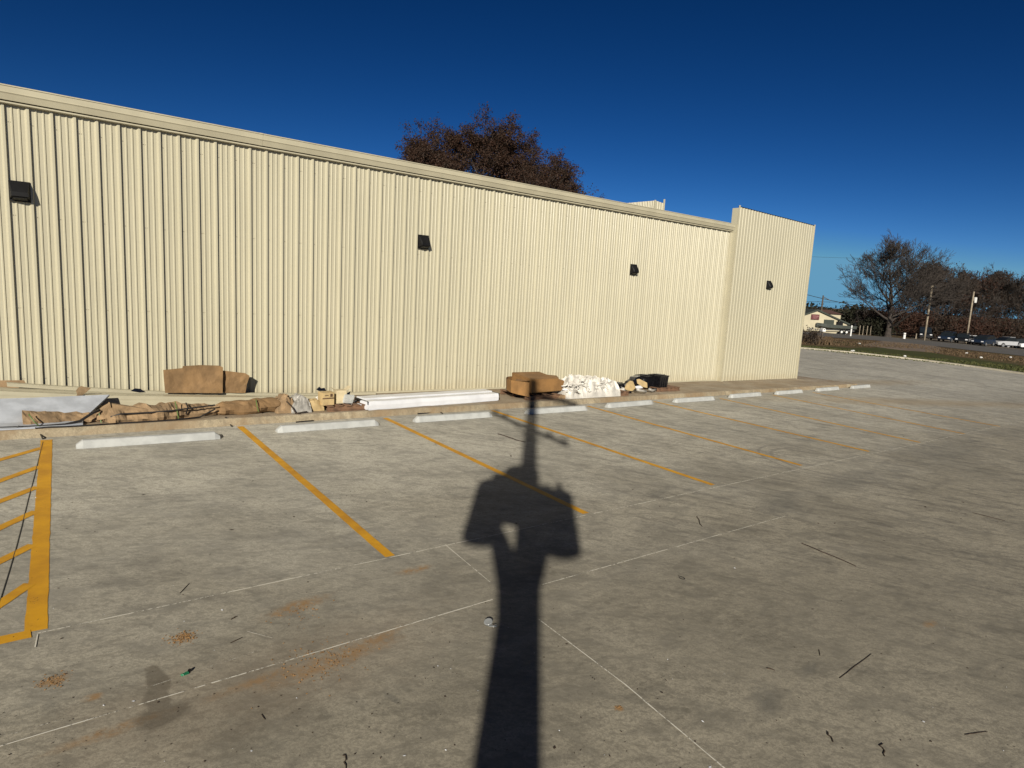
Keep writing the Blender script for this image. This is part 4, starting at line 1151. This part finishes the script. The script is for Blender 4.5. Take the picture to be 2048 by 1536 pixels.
# tall russet oaks behind the building
def atdir(px, Y):
    d = ray(px, 600); k_ = Y / d.y; return Vector((d.x * k_, Y, gz(d.x * k_, Y)))
p = atdir(950, 52); tree('oak_tree', p, .4, 'tallest russet oak rising behind the cream building', 'oakleaf', height=16.4, spread=20, levels=5, seed=4, leaves=110000, leaf=.08, r0=.42, nlimb=12, trunk_h=.16)
p = atdir(1090, 56); tree('oak_tree', p, 1.4, 'lower russet oak right of the tallest one, behind the building', 'oakleaf', height=15.6, spread=18, levels=5, seed=8, leaves=80000, leaf=.08, r0=.34, nlimb=11, trunk_h=.16)
p = atdir(1152, 60); tree('oak_tree', p, 2.4, 'thin half bare oak at the right of the trees behind the building', 'dryleaf', height=14.0, spread=13.0, levels=5, seed=15, leaves=26000, leaf=.08, r0=.24, nlimb=10, trunk_h=.16)
p = atdir(872, 50); tree('oak_tree', p, 3.1, 'russet oak at the left of the trees behind the building', 'oakleaf', height=14.9, spread=13, levels=5, seed=23, leaves=52000, leaf=.08, r0=.3, nlimb=11, trunk_h=.16)
# bare tree right
p = gp(1775, 674); tree('bare_tree', p, .7, 'big bare spreading tree, tallest at the right, behind the road', 'redleaf', wood_m='twigb', height=15.0, spread=18.0, levels=6, seed=31, leaves=2500, leaf=.16, r0=.48, nlimb=16, trunk_h=.10, kids_=3, twig_r=.022, leafzone=lambda c, r_: c.z < 5.5)
spec = [(1842, 674, 11.6, 12, 'bare_tree', 'bare brownish tree left of the first pale utility pole', 'dryleaf', 3500, 41), (1875, 676, 12.0, 12, 'bare_tree', 'bare tree between the two pale utility poles', 'dryleaf', 4500, 42),
        (1935, 678, 10.6, 12, 'bare_tree', 'bare tree behind the pole with the transformer', 'redleaf', 6000, 43), (1985, 680, 11.5, 13, 'bare_tree', 'bare tree right of the pole with the transformer', 'dryleaf', 4500, 44),
        (2040, 684, 10.8, 13, 'bare_tree', 'bare tree at the right edge of the picture', 'dryleaf', 4500, 45), (2100, 688, 11, 13, 'bare_tree', 'bare tree just past the right edge', 'dryleaf', 4000, 46),
        (1905, 677, 9.0, 10, 'bare_tree', 'lower bare tree between the utility poles, set behind', 'redleaf', 5500, 47)]
for px, py, h_, sp, nm, lb, lf, nl, sd_ in spec:
    off = (sd_ % 3) * 5; p = PZ(px, 640, 130 + off); p.z = gz(p.x, p.y)
    tree(nm, p, sd_, lb, lf, wood_m='twigb', group='bare trees beyond the parked cars', height=h_ * (1 + off / 110) * 1.12, spread=sp * 1.5, levels=6, seed=sd_, leaves=nl, leaf=.17, r0=.26, nlimb=11, trunk_h=.12, twig_r=.024)
# undergrowth bushes
def bush(p, wdt, hgt, n, leafm, label, seed, leaf=.16, name='bush'):
    rd = random.Random(seed); t = empty(name, p, 0, label, 'bush')
    st = MB(); lv = MB(); cl = [(rd.uniform(-.5, .5) * wdt, rd.uniform(-.5, .5) * wdt * .6, hgt * rd.uniform(.25, .85), rd.uniform(.12, .3) * wdt) for _ in range(16)]
    for x, y, z, r_ in cl:
        st.tube([(x * .3, y * .3, 0), (x * .8, y * .8, z * .6), (x, y, z + r_ * .6)], [.05, .035, .015], 3, cap=False)
        for _ in range(5):
            st.tube([(x * .8, y * .8, z * .6), (x + rd.gauss(0, r_), y + rd.gauss(0, r_), z + rd.gauss(.2, r_ * .6))], [.03, .012], 3, cap=False)
    for i in range(n):
        x, y, z, r_ = rd.choice(cl); q = Vector((x + rd.gauss(0, r_ * .6), y + rd.gauss(0, r_ * .6), abs(z + rd.gauss(0, r_ * .5))))
        s_ = leaf * rd.uniform(.6, 1.4)
        u = Vector((rd.gauss(0, 1), rd.gauss(0, 1), rd.gauss(0, .8))).normalized(); v = u.cross(Vector((rd.gauss(0, 1), rd.gauss(0, 1), rd.gauss(0, 1)))).normalized()
        lv.add([q - u * s_, q + v * s_ * .6, q + u * s_, q - v * s_ * .6], [(0, 1, 2, 3)])
    st.build('stems', M['bark'], t, fix=False); lv.build('foliage', M[leafm], t, fix=False)
    return t
bs = [(1735, 666, 6, 4.2, 'dryleaf', 'dark brown thicket left of the big bare tree'), (1752, 669, 7, 4.6, 'dryleaf', 'dark thicket under the left limbs of the big bare tree'), (1772, 671, 7, 4.6, 'redleaf', 'rusty thicket at the foot of the big bare tree'),
      (1808, 673, 8, 5.2, 'redleaf', 'red-brown thicket right of the big bare trunk'), (1838, 674, 7, 4.4, 'redleaf', 'red-brown thicket behind the first pale pole'), (1870, 676, 8, 4.0, 'dryleaf', 'brown thicket behind the dark van'),
      (1905, 676, 8, 4.2, 'redleaf', 'red thicket between the two pale poles'), (1945, 678, 8, 4.0, 'redleaf', 'red-brown thicket behind the parked cars'), (1985, 680, 8, 4.6, 'redleaf', 'bright rusty thicket behind the white cars'),
      (2025, 682, 8, 4.4, 'dryleaf', 'brown thicket near the right edge'), (2075, 686, 9, 4.4, 'dryleaf', 'brown thicket past the right edge'), (1742, 664, 5, 2.6, 'greenleaf', 'dark green shrub right of the boat'), (1758, 670, 5, 2.4, 'greenleaf', 'low dark green shrub under the bare tree')]
for i, (px, py, wd, hg, lf, lb) in enumerate(bs):
    p = PZ(px, 640, 121 if lf != 'greenleaf' else 107); p.z = gz(p.x, p.y)
    bush(p, wd, hg, 2600, lf, lb, 100 + i)
# distant dark evergreens beyond the gabled building
for i, (px, zc, h_, lb) in enumerate([(1640, 190, 10.6, 'rounded dark evergreen showing behind the gable roof'), (1664, 230, 10.5, 'small distant evergreen beside the dark pole'), (1712, 200, 10.5, 'wide dark evergreen right of the gabled building'), (1722, 190, 12.0, 'dark evergreen left of the big bare tree'), (1622, 200, 10, 'distant dark evergreen at the building corner')]):
    p = PZ(px, 640, zc); p.z = gz(p.x, p.y); top = PZ(px, (607, 612, 607, 606, 613)[i] + 18, zc).z
    bush(p, 11, max(3, top - p.z), 1500, 'greenleaf', lb, 300 + i, .5, 'evergreen_tree')
# dry grass clumps by the mailbox
M['drygrass'] = leafmat('dry_grass', ((.085, .055, .030), (.068, .045, .024), (.105, .072, .040)), .1)
M['greengrass'] = leafmat('green_grass_blades', ((.040, .055, .014), (.055, .060, .018), (.075, .065, .025)), .1)
def grass_patch(px0, px1, py0, py1, n, hgt, label, seed, gm_='drygrass', nm_='dry_grass'):
    rd = random.Random(seed); a = MB()
    for i in range(n):
        px = rd.uniform(px0, px1); f = (px - px0) / (px1 - px0)
        c = G(px, py0[0] * (1 - f) + py0[1] * f + rd.random() * (py1[0] * (1 - f) + py1[1] * f - py0[0] * (1 - f) - py0[1] * f))
        h_ = hgt * rd.uniform(.3, 1); an = rd.uniform(0, 6.28); dx, dy = math.cos(an) * .05, math.sin(an) * .05
        a.add([(c.x - dx, c.y - dy, c.z - .02), (c.x + dx, c.y + dy, c.z - .02), (c.x + rd.gauss(0, .15) * h_, c.y + rd.gauss(0, .15) * h_, c.z + h_)], [(0, 1, 2)])
    return tag(a.build(nm_, M[gm_], fix=False), label, 'grass', kind='stuff')
grass_patch(1585, 1665, (674, 680), (686, 690), 2600, .55, 'tall dry grass around the mailbox', 5)
grass_patch(1600, 1850, (674, 690), (688, 698), 1600, .14, 'short dry grass on the verge before the road', 6)
grass_patch(1850, 2060, (692, 716), (704, 728), 1600, .12, 'short dry grass on the verge at the right', 7)
grass_patch(1590, 2060, (690, 734), (696, 747), 3000, .10, 'low green grass along the lot edge', 8, 'greengrass', 'green_grass')
# dry shrub by the mailbox
p = gp(1612, 686); bush(p, 2.6, 1.0, 700, 'dryleaf', 'dry brown shrub at the building corner by the mailbox', 77, .09)

# ---------------------------------------------------------------- far street things
def post(px, py_b, py_t, zf=None, r=.12, name='utility_pole', label='', m='pole', px_t=None, parts=None, r_t=None):
    b = gp(px, py_b)
    if zf: b = PZ(px, py_b, zf); b.z = gz(b.x, b.y)
    zc = b.x * CF.x + b.y * CF.y + (b.z - H) * CF.z
    t_ = PZ(px_t if px_t else px, py_t, zc); h_ = t_.z - b.z
    t = empty(name, b, 0, label, 'utility pole' if 'utility' in name else 'post')
    a = MB(); a.tube([(0, 0, -.2), (0, 0, h_ / 2), (0, 0, h_)], [r, (r + (r_t or r * .7)) / 2, r_t or r * .7], 10); a.build('pole_shaft', M[m], t, smooth=True)
    return t, h_
pA, hA = post(1848.5, 680.5, 571, r=.15, label='pale leaning-looking utility pole standing at the dark van', r_t=.15)
a = MB(); a.box((0, 0, hA * .46), (.3, .3, .25)); a.build('junction_box', M['dark'], pA)
pB, hB = post(1934, 672, 583, 112, r=.15, label='pale utility pole with a white transformer can near its top', r_t=.12)
a = MB(); a.lathe([(.22, 0), (.26, .05), (.26, .85), (.2, .95)], (.32, -.28, hB - 1.9), 14); tr = a.build('transformer', M['can'], pB)
a = MB(); a.box((.12, -.1, hB - 1.75), (.3, .3, .5)); a.build('bracket', M['dark'], pB)
b = PZ(1640.5, 640, 150); b.z = gz(b.x, b.y); tp = PZ(1648.5, 591, 150)
pC = empty('utility_pole', b, 0, 'dark utility pole behind the gabled building roof', 'utility pole')
hC = tp.z - b.z
a = MB(); a.tube([(0, 0, 0), (0, 0, hC)], [.22, .16], 8); a.build('pole_shaft', M['poledark'], pC)
a = MB(); a.lathe([(.3, 0), (.33, .9), (.2, 1.0)], (-.55, .3, hC - 3.6), 10); a.build('transformer', M['dark'], pC)
a = MB(); a.tube([(0, 0, hC - .3), (1.3, -1.2, hC - 1.1)], .07, 5); a.build('crossarm', M['poledark'], pC)
def wirel(p, q, sag, label, r=.035):
    a = MB(); P = []
    for i in range(13):
        f = i / 12; c = p.lerp(q, f); c.z -= sag * 4 * f * (1 - f); P.append(c)
    a.tube(P, r, 4); tag(a.build('power_line', M['wire']), label, 'power line', 'power lines beyond the building')
wirel(PZ(1540, 568, 150), PZ(1725, 613, 150), .4, 'upper power line crossing in front of the dark pole', .06)
wirel(PZ(1540, 600, 170), PZ(1725, 604, 170), .2, 'level power line behind the dark pole', .05)
wirel(PZ(1600, 512, 120), PZ(1730, 516, 120), .1, 'faint thin power line high between building and bare tree', .018)

# gabled building across the road
zc = 97
def farb(px, py, z=zc): return PZ(px, py, z)
L_ = farb(1575, 660); Rr_ = farb(1693, 660)
ax = (Rr_ - L_); ax.z = 0; wid = ax.length; ax.normalize(); ayv = Vector((-ax.y, ax.x, 0))
if ayv.dot(Vector((CF.x, CF.y, 0))) < 0: ayv = -ayv
org = L_.copy(); org.z = gz(L_.x, L_.y)
hb = empty('gabled_building', org, math.atan2(ax.y, ax.x), 'cream gabled building with a maroon sign across the road', 'building')
apx = (farb(1631, 640) - L_).dot(ax); zap = farb(1631, 622).z - org.z; zr = farb(1693, 648).z - org.z; zl = zr + .1
M['hall'] = simple('pale_siding', (.50, .45, .32), .8, .06, 1, bump=.05)
M['roofdk'] = simple('dark_roof', (.035, .045, .035), .8)
M['maroon'] = simple('maroon_sign', (.10, .010, .014), .6, .1, 3)
M['white'] = simple('white_paint', (.78, .78, .76), .6, .05, 4)
M['roofred'] = simple('brown_red_roof', (.10, .045, .035), .9)
a = MB(); a.prism([(0, 0, -1), (wid, 0, -1), (wid, 0, zr), (apx, 0, zap), (0, 0, zl)], (0, 13, 0)); a.build('wall', M['hall'], hb)
a = MB()
a.add([(apx, -.25, zap + .05), (wid + .3, -.25, zr - .15), (wid + .3, 13.3, zr - .15), (apx, 13.3, zap + .05), (apx, -.25, zap + .28), (wid + .3, -.25, zr + .08), (wid + .3, 13.3, zr + .08), (apx, 13.3, zap + .28)], [(0, 1, 2, 3), (4, 5, 6, 7), (0, 1, 5, 4), (1, 2, 6, 5), (2, 3, 7, 6), (3, 0, 4, 7)])
a.add([(apx, -.25, zap + .05), (-.3, -.25, zl - .15), (-.3, 13.3, zl - .15), (apx, 13.3, zap + .05), (apx, -.25, zap + .28), (-.3, -.25, zl + .08), (-.3, 13.3, zl + .08), (apx, 13.3, zap + .28)], [(3, 2, 1, 0), (4, 5, 6, 7), (0, 1, 5, 4), (1, 2, 6, 5), (2, 3, 7, 6), (3, 0, 4, 7)])
a.build('roof', M['roofdk'], hb)
s0_ = (farb(1620, 634) - L_).dot(ax); s1_ = (farb(1636, 634) - L_).dot(ax); zs0 = farb(1628, 639).z - org.z; zs1 = farb(1628, 628.5).z - org.z
a = MB(); a.box(((s0_ + s1_) / 2, -.08, (zs0 + zs1) / 2), (s1_ - s0_, .14, zs1 - zs0)); sg = a.build('sign_board', M['maroon'], hb)
a = MB(); cxx = (s0_ + s1_) / 2; rr = random.Random(4); hh = zs1 - zs0
for row, (zf, wf, th_) in enumerate(((.68, .62, .14), (.42, .5, .07), (.22, .4, .05))):
    x = cxx - (s1_ - s0_) * wf / 2
    while x < cxx + (s1_ - s0_) * wf / 2:
        wl_ = .07 + rr.random() * .06; a.box((x + wl_ / 2, -.165, zs0 + hh * zf), (wl_, .03, hh * th_)); x += wl_ + .035
a.build('lettering', simple('faded_lettering', (.45, .22, .22), .7), sg)
a = MB(); d0 = (farb(1646, 650) - L_).dot(ax); a.box((d0 + .75, -.06, .95), (1.5, .12, 1.5)); a.build('garage_door', M['roofdk'], hb)
# second building roof peeping at left
o_ = PZ(1560, 650, 170); o_.z = gz(o_.x, o_.y)
hb2 = empty('distant_house', o_, math.atan2(ax.y, ax.x), 'distant house with brown-red roof behind the gabled building', 'house')
zt_ = PZ(1610, 617, 170).z - o_.z
a = MB(); a.box((8, 5, zt_ * .35), (16, 9, zt_ * .7)); a.build('wall', M['hall'], hb2)
a = MB(); a.add([(-.5, 0, zt_ * .7), (16.5, 0, zt_ * .7), (16.5, 10, zt_ * .7), (-.5, 10, zt_ * .7), (1, 5, zt_), (15, 5, zt_)], [(0, 1, 5, 4), (2, 3, 4, 5), (1, 2, 5), (3, 0, 4), (3, 2, 1, 0)]); a.build('roof', M['roofred'], hb2)

# cars
def glassmat(): return simple('car_glass', (.015, .02, .025), .08, .1, 2, spec=.8)
M['glass'] = glassmat()
M['tyre'] = simple('tyre_rubber', (.015, .015, .015), .9)
M['rim'] = simple('wheel_rim', (.45, .45, .46), .35, .1, 5, metal=.6)
M['chrome'] = simple('headlamp_glass', (.75, .76, .78), .12, .05, 4, spec=.9)
M['taillamp'] = simple('tail_lamp_red', (.25, .01, .01), .3)
PROF = {
 'sedan': dict(L=4.7, W=1.8, body=[(0, .35), (.0, .62), (.35, .78), (1.35, .92), (3.75, .98), (4.6, .9), (4.7, .6), (4.65, .35)], cab=[(1.2, .90), (1.95, 1.36), (2.6, 1.44), (3.3, 1.38), (4.1, .96)], wh=(.85, 3.75), r=.32),
 'suv': dict(L=4.8, W=1.9, body=[(0, .4), (.0, .75), (.2, .95), (1.25, 1.08), (4.65, 1.12), (4.8, .9), (4.75, .4)], cab=[(1.1, 1.06), (1.75, 1.62), (2.6, 1.74), (4.3, 1.70), (4.7, 1.1)], wh=(.9, 3.85), r=.37),
 'van': dict(L=5.2, W=2.0, body=[(0, .4), (0, .9), (.25, 1.1), (.9, 1.25), (5.1, 1.3), (5.2, 1.0), (5.2, .4)], cab=[(.8, 1.2), (1.4, 1.95), (1.9, 2.1), (5.0, 2.12), (5.15, 1.25)], wh=(.95, 4.15), r=.36),
 'pickup': dict(L=5.6, W=1.95, body=[(0, .45), (0, .85), (.2, 1.02), (1.4, 1.12), (5.5, 1.1), (5.6, .95), (5.55, .45)], cab=[(1.25, 1.08), (1.85, 1.66), (2.4, 1.80), (3.4, 1.76), (3.7, 1.1)], wh=(1.0, 4.4), r=.40)}
CP = {}
def paint(c, nm): return simple(nm, c, .25, .04, 3, spec=.4, coat=.15)
CP['black'] = paint((.010, .011, .014), 'black_car_paint'); CP['blue'] = paint((.012, .022, .045), 'dark_blue_car_paint'); CP['white'] = paint((.75, .76, .78), 'white_car_paint'); CP['silver'] = paint((.42, .43, .45), 'silver_car_paint'); CP['grey'] = paint((.06, .06, .065), 'grey_car_paint')
def car(kind, px, py, rz, colr, label, off=0, flip=False):
    q = PROF[kind]; p = (gp(px, py) if px < 1970 else PZ(px, 680, 110)) + Vector((CF.x, CF.y, 0)) * off; p.z = gz(p.x, p.y)
    t = empty('parked_' + ('car' if kind in ('sedan', 'suv') else kind), p, rz, label, {'sedan': 'car', 'suv': 'car', 'van': 'van', 'pickup': 'pickup truck'}[kind], 'vehicles parked across the road')
    Lh = q['L'] / 2; Wd = q['W'] / 2
    def sec(pts, insets):
        a = MB(); rows = []
        zmax = max(z for _, z in pts); zmin = min(z for _, z in pts)
        for y, ins in insets:
            rows.append([(x - Lh + (Lh - x) * ins * .15, y * Wd, zmin + (z - zmin) * (1 - ins * .25)) for x, z in pts])
        k = len(pts); vs = [v for r_ in rows for v in r_]
        fs = [(i * k + j, (i + 1) * k + j, (i + 1) * k + (j + 1) % k, i * k + (j + 1) % k) for i in range(len(rows) - 1) for j in range(k)]
        fs += [tuple(range(k)), tuple((len(rows) - 1) * k + j for j in range(k))[::-1]]
        a.add(vs, fs); return a
    sec(q['body'], [(-1, .35), (-.96, .05), (-.6, 0), (.6, 0), (.96, .05), (1, .35)]).build('body', CP[colr], t)
    c_ = q['cab']
    sec(c_, [(-.90, .3), (-.80, .03), (0, 0), (.80, .03), (.90, .3)]).build('cabin_glass', M['glass'], t)
    zt = max(z for _, z in c_); rf = [x for x, z in c_ if z > zt - .09]
    a = MB(); a.box(((min(rf) + max(rf)) / 2 - Lh, 0, zt + .012), (max(rf) - min(rf) + .1, q['W'] * .80, .05)); a.build('roof', CP[colr], t, bevel=.02)
    a = MB()
    for s_ in (-1, 1):
        for x in (c_[2][0], (c_[2][0] + c_[-2][0]) / 2): a.tube([(x - Lh, s_ * Wd * .84, c_[0][1] - .05), (x - Lh, s_ * Wd * .80, zt)], .04, 4)
    a.build('pillars', CP[colr], t)
    for x in q['wh']:
        for s_ in (-1, 1):
            a = MB(); r = q['r']; a.lathe([(r * .9, -.11), (r, -.08), (r, .08), (r * .9, .11)], (x - Lh, s_ * (Wd - .08), r), 18, axis='Y'); wh = a.build('wheel', M['tyre'], t)
            a = MB(); a.lathe([(r * .6, -.125), (r * .6, .125)], (x - Lh, s_ * (Wd - .08), r), 12, axis='Y'); a.build('rim', M['rim'], wh)
    zb_ = q['body'][1][1]
    for s_ in (-1, 1):
        a = MB(); a.box((-Lh + .06, s_ * Wd * .72, zb_), (.16, .36, .16)); a.build('headlight', M['chrome'], t, bevel=.02)
        a = MB(); a.box((Lh - .05, s_ * Wd * .78, zb_ + .08), (.10, .24, .2)); a.build('tail_light', M['taillamp'], t)
    a = MB(); a.box((-Lh - .02, 0, .5), (.1, q['W'] * .85, .16)); a.build('bumper', M['dark'], t, bevel=.02)
    return t
car('van', 1861, 680, R(25), 'black', 'black boxy van parked behind the first pale utility pole', 2)
car('suv', 1894, 684, R(5), 'blue', 'dark blue car with bright headlights right of the black van')
car('suv', 1925, 687, R(10), 'black', 'black car in the middle of the dark row')
car('suv', 1957, 690.5, R(-5), 'blue', 'dark car at the right end of the dark row, nearest the road', -1)
car('sedan', 1976, 683.5, R(40), 'white', 'white car half hidden behind the dark row', 3)
car('sedan', 1997, 684, R(-60), 'black', 'small black car between the white car and the silver pickup', 2)
car('pickup', 2016, 686, R(-30), 'silver', 'silver pickup truck near the right edge')
car('suv', 2036, 687, R(-60), 'black', 'black car right of the silver pickup', 0)
car('pickup', 2062, 689, R(-30), 'white', 'white pickup truck cut by the right edge', 0)
car('sedan', 1942, 681, R(15), 'grey', 'grey car hidden behind the middle of the dark row', 4)
# boat on a trailer
bp = gp(1668, 666.5)
bt = empty('boat', bp + Vector((0, 0, .62)), R(-32), 'long grey-green boat on a trailer in front of the gabled building', 'boat')
M['boat'] = simple('grey_green_hull', (.075, .085, .075), .5, .1, 2)
a = MB(); rows = []
for i in range(13):
    u = i / 12; x = -3.0 + 6.0 * u; b_ = .95 * min(1, (u / .25) ** .6 + .02); sheer = .62 + .22 * (1 - u) ** 2; kl = .30 * max(0, 1 - u / .3) ** 1.5
    rows.append([(x, -b_, sheer), (x, -b_ * .85, .18 + kl), (x, 0, kl), (x, b_ * .85, .18 + kl), (x, b_, sheer), (x, b_ * .9, sheer - .03), (x, 0, sheer - .10), (x, -b_ * .9, sheer - .03)])
vs = [v for r_ in rows for v in r_]; k = 8
a.add(vs, [(i * k + j, (i + 1) * k + j, (i + 1) * k + (j + 1) % k, i * k + (j + 1) % k) for i in range(12) for j in range(k)] + [tuple(range(k)), tuple(12 * k + j for j in range(k))[::-1]])
a.build('hull', M['boat'], bt, smooth=False)
a = MB(); a.box((.6, 0, .85), (.9, .7, .6)); a.box((.35, 0, 1.2), (.05, .8, .4)); a.build('console', M['dark'], bt, bevel=.04)
a = MB(); a.box((3.2, 0, .75), (.35, .35, .6)); a.box((3.25, 0, .25), (.18, .15, .7)); a.build('outboard_motor', M['dark'], bt, bevel=.05)
tl = empty('boat_trailer', bp, R(-32), 'galvanised trailer carrying the grey-green boat', 'trailer')
a = MB(); a.box((0, -.6, .5), (5.6, .08, .1)); a.box((0, .6, .5), (5.6, .08, .1)); a.tube([(-2.8, .6, .5), (-4.2, 0, .5), (-2.8, -.6, .5)], .05, 5); a.box((.8, 0, .42), (.1, 1.9, .08)); a.box((-1.8, 0, .5), (.1, 1.2, .08)); a.build('frame', M['steel'], tl)
for x in (.5, 1.3):
    for s_ in (-1, 1):
        a = MB(); a.lathe([(.27, -.09), (.3, -.06), (.3, .06), (.27, .09)], (x, s_ * .98, .3), 14, axis='Y'); wh = a.build('wheel', M['tyre'], tl)
        a = MB(); a.lathe([(.17, -.1), (.17, .1)], (x, s_ * .98, .3), 10, axis='Y'); a.build('rim', M['white'], wh)
# second trailer/boat cluster at the building corner
car('pickup', 1612, 661.5, R(-20), 'black', 'dark pickup truck at the corner of the cream building', 2)
# dark shed door box / cargo box behind the boat
# mailbox
mbp = gp(1642.5, 683); t = empty('mailbox', mbp, R(-30), 'white fronted mailbox on a dark post beside the road', 'mailbox')
a = MB(); a.box((0, 0, .5), (.12, .12, 1.0)); a.build('post', M['poledark'], t)
a = MB(); a.prism([(-.17, -.25, 1.0), (.17, -.25, 1.0), (.17, -.25, 1.2), (.12, -.25, 1.3), (0, -.25, 1.35), (-.12, -.25, 1.3), (-.17, -.25, 1.2)], (0, .5, 0)); bx = a.build('box', M['white'], t)
a = MB(); a.box((.19, 0, 1.25), (.02, .05, .2)); a.build('flag', M['maroon'], t)
# bollards and white bucket
def bollard(px, py, h_, r, m, lb):
    p = gp(px, py); t = empty('bollard', p, 0, lb, 'bollard'); a = MB(); a.lathe([(r, 0), (r, h_ - .04), (r * .8, h_)], (0, 0, 0), 12); a.build('post', M[m], t)
    a = MB(); a.lathe([(r * 1.05, h_ * .7), (r * 1.05, h_ * .78)], (0, 0, 0), 12); a.build('band', M['steel'], t)
bollard(1808, 677.5, .95, .19, 'white', 'short fat white bollard left of the pale utility pole')
bollard(1831.5, 677.5, .9, .09, 'pole', 'thin wooden stake between bollard and pale utility pole')
bollard(1701, 672, 1.5, .10, 'white', 'thin white marker post at the right of the boat')
# litter on the verge
for i, (px, py) in enumerate([(1810, 713.5), (1705, 703), (1962, 716), (2021, 715.5), (1719, 688), (1933, 707)]):
    p = gp(px, py); t = MB(); t.box((0, 0, .06), (.30, .18, .12)); o = t.build('litter', M['white'], bevel=.03); rough(o, .06, 9, i); o.location = p
    tag(o, ['bright white litter scrap on the green verge', 'pale litter scrap near the lot edge left', 'pale litter scrap on the dry verge at right', 'pale litter scrap nearest the right edge', 'tiny pale litter scrap in the grass by the road', 'tiny pale litter scrap below the parked cars'][i], 'litter')
# fence posts beside the boat
for i, (px, pt) in enumerate([(1718, 652), (1725, 655), (1733, 655), (1740, 657)]):
    p = gp(px, 670.5); t = MB(); t.tube([(0, 0, 0), (0, 0, 1.5)], .05, 6); o = t.build('fence_post', M['pole']); o.location = p
    tag(o, ['grey fence post nearest the boat', 'second grey fence post right of the boat', 'third grey fence post right of the boat', 'grey fence post nearest the big bare tree'][i], 'fence post', 'grey fence posts right of the boat')
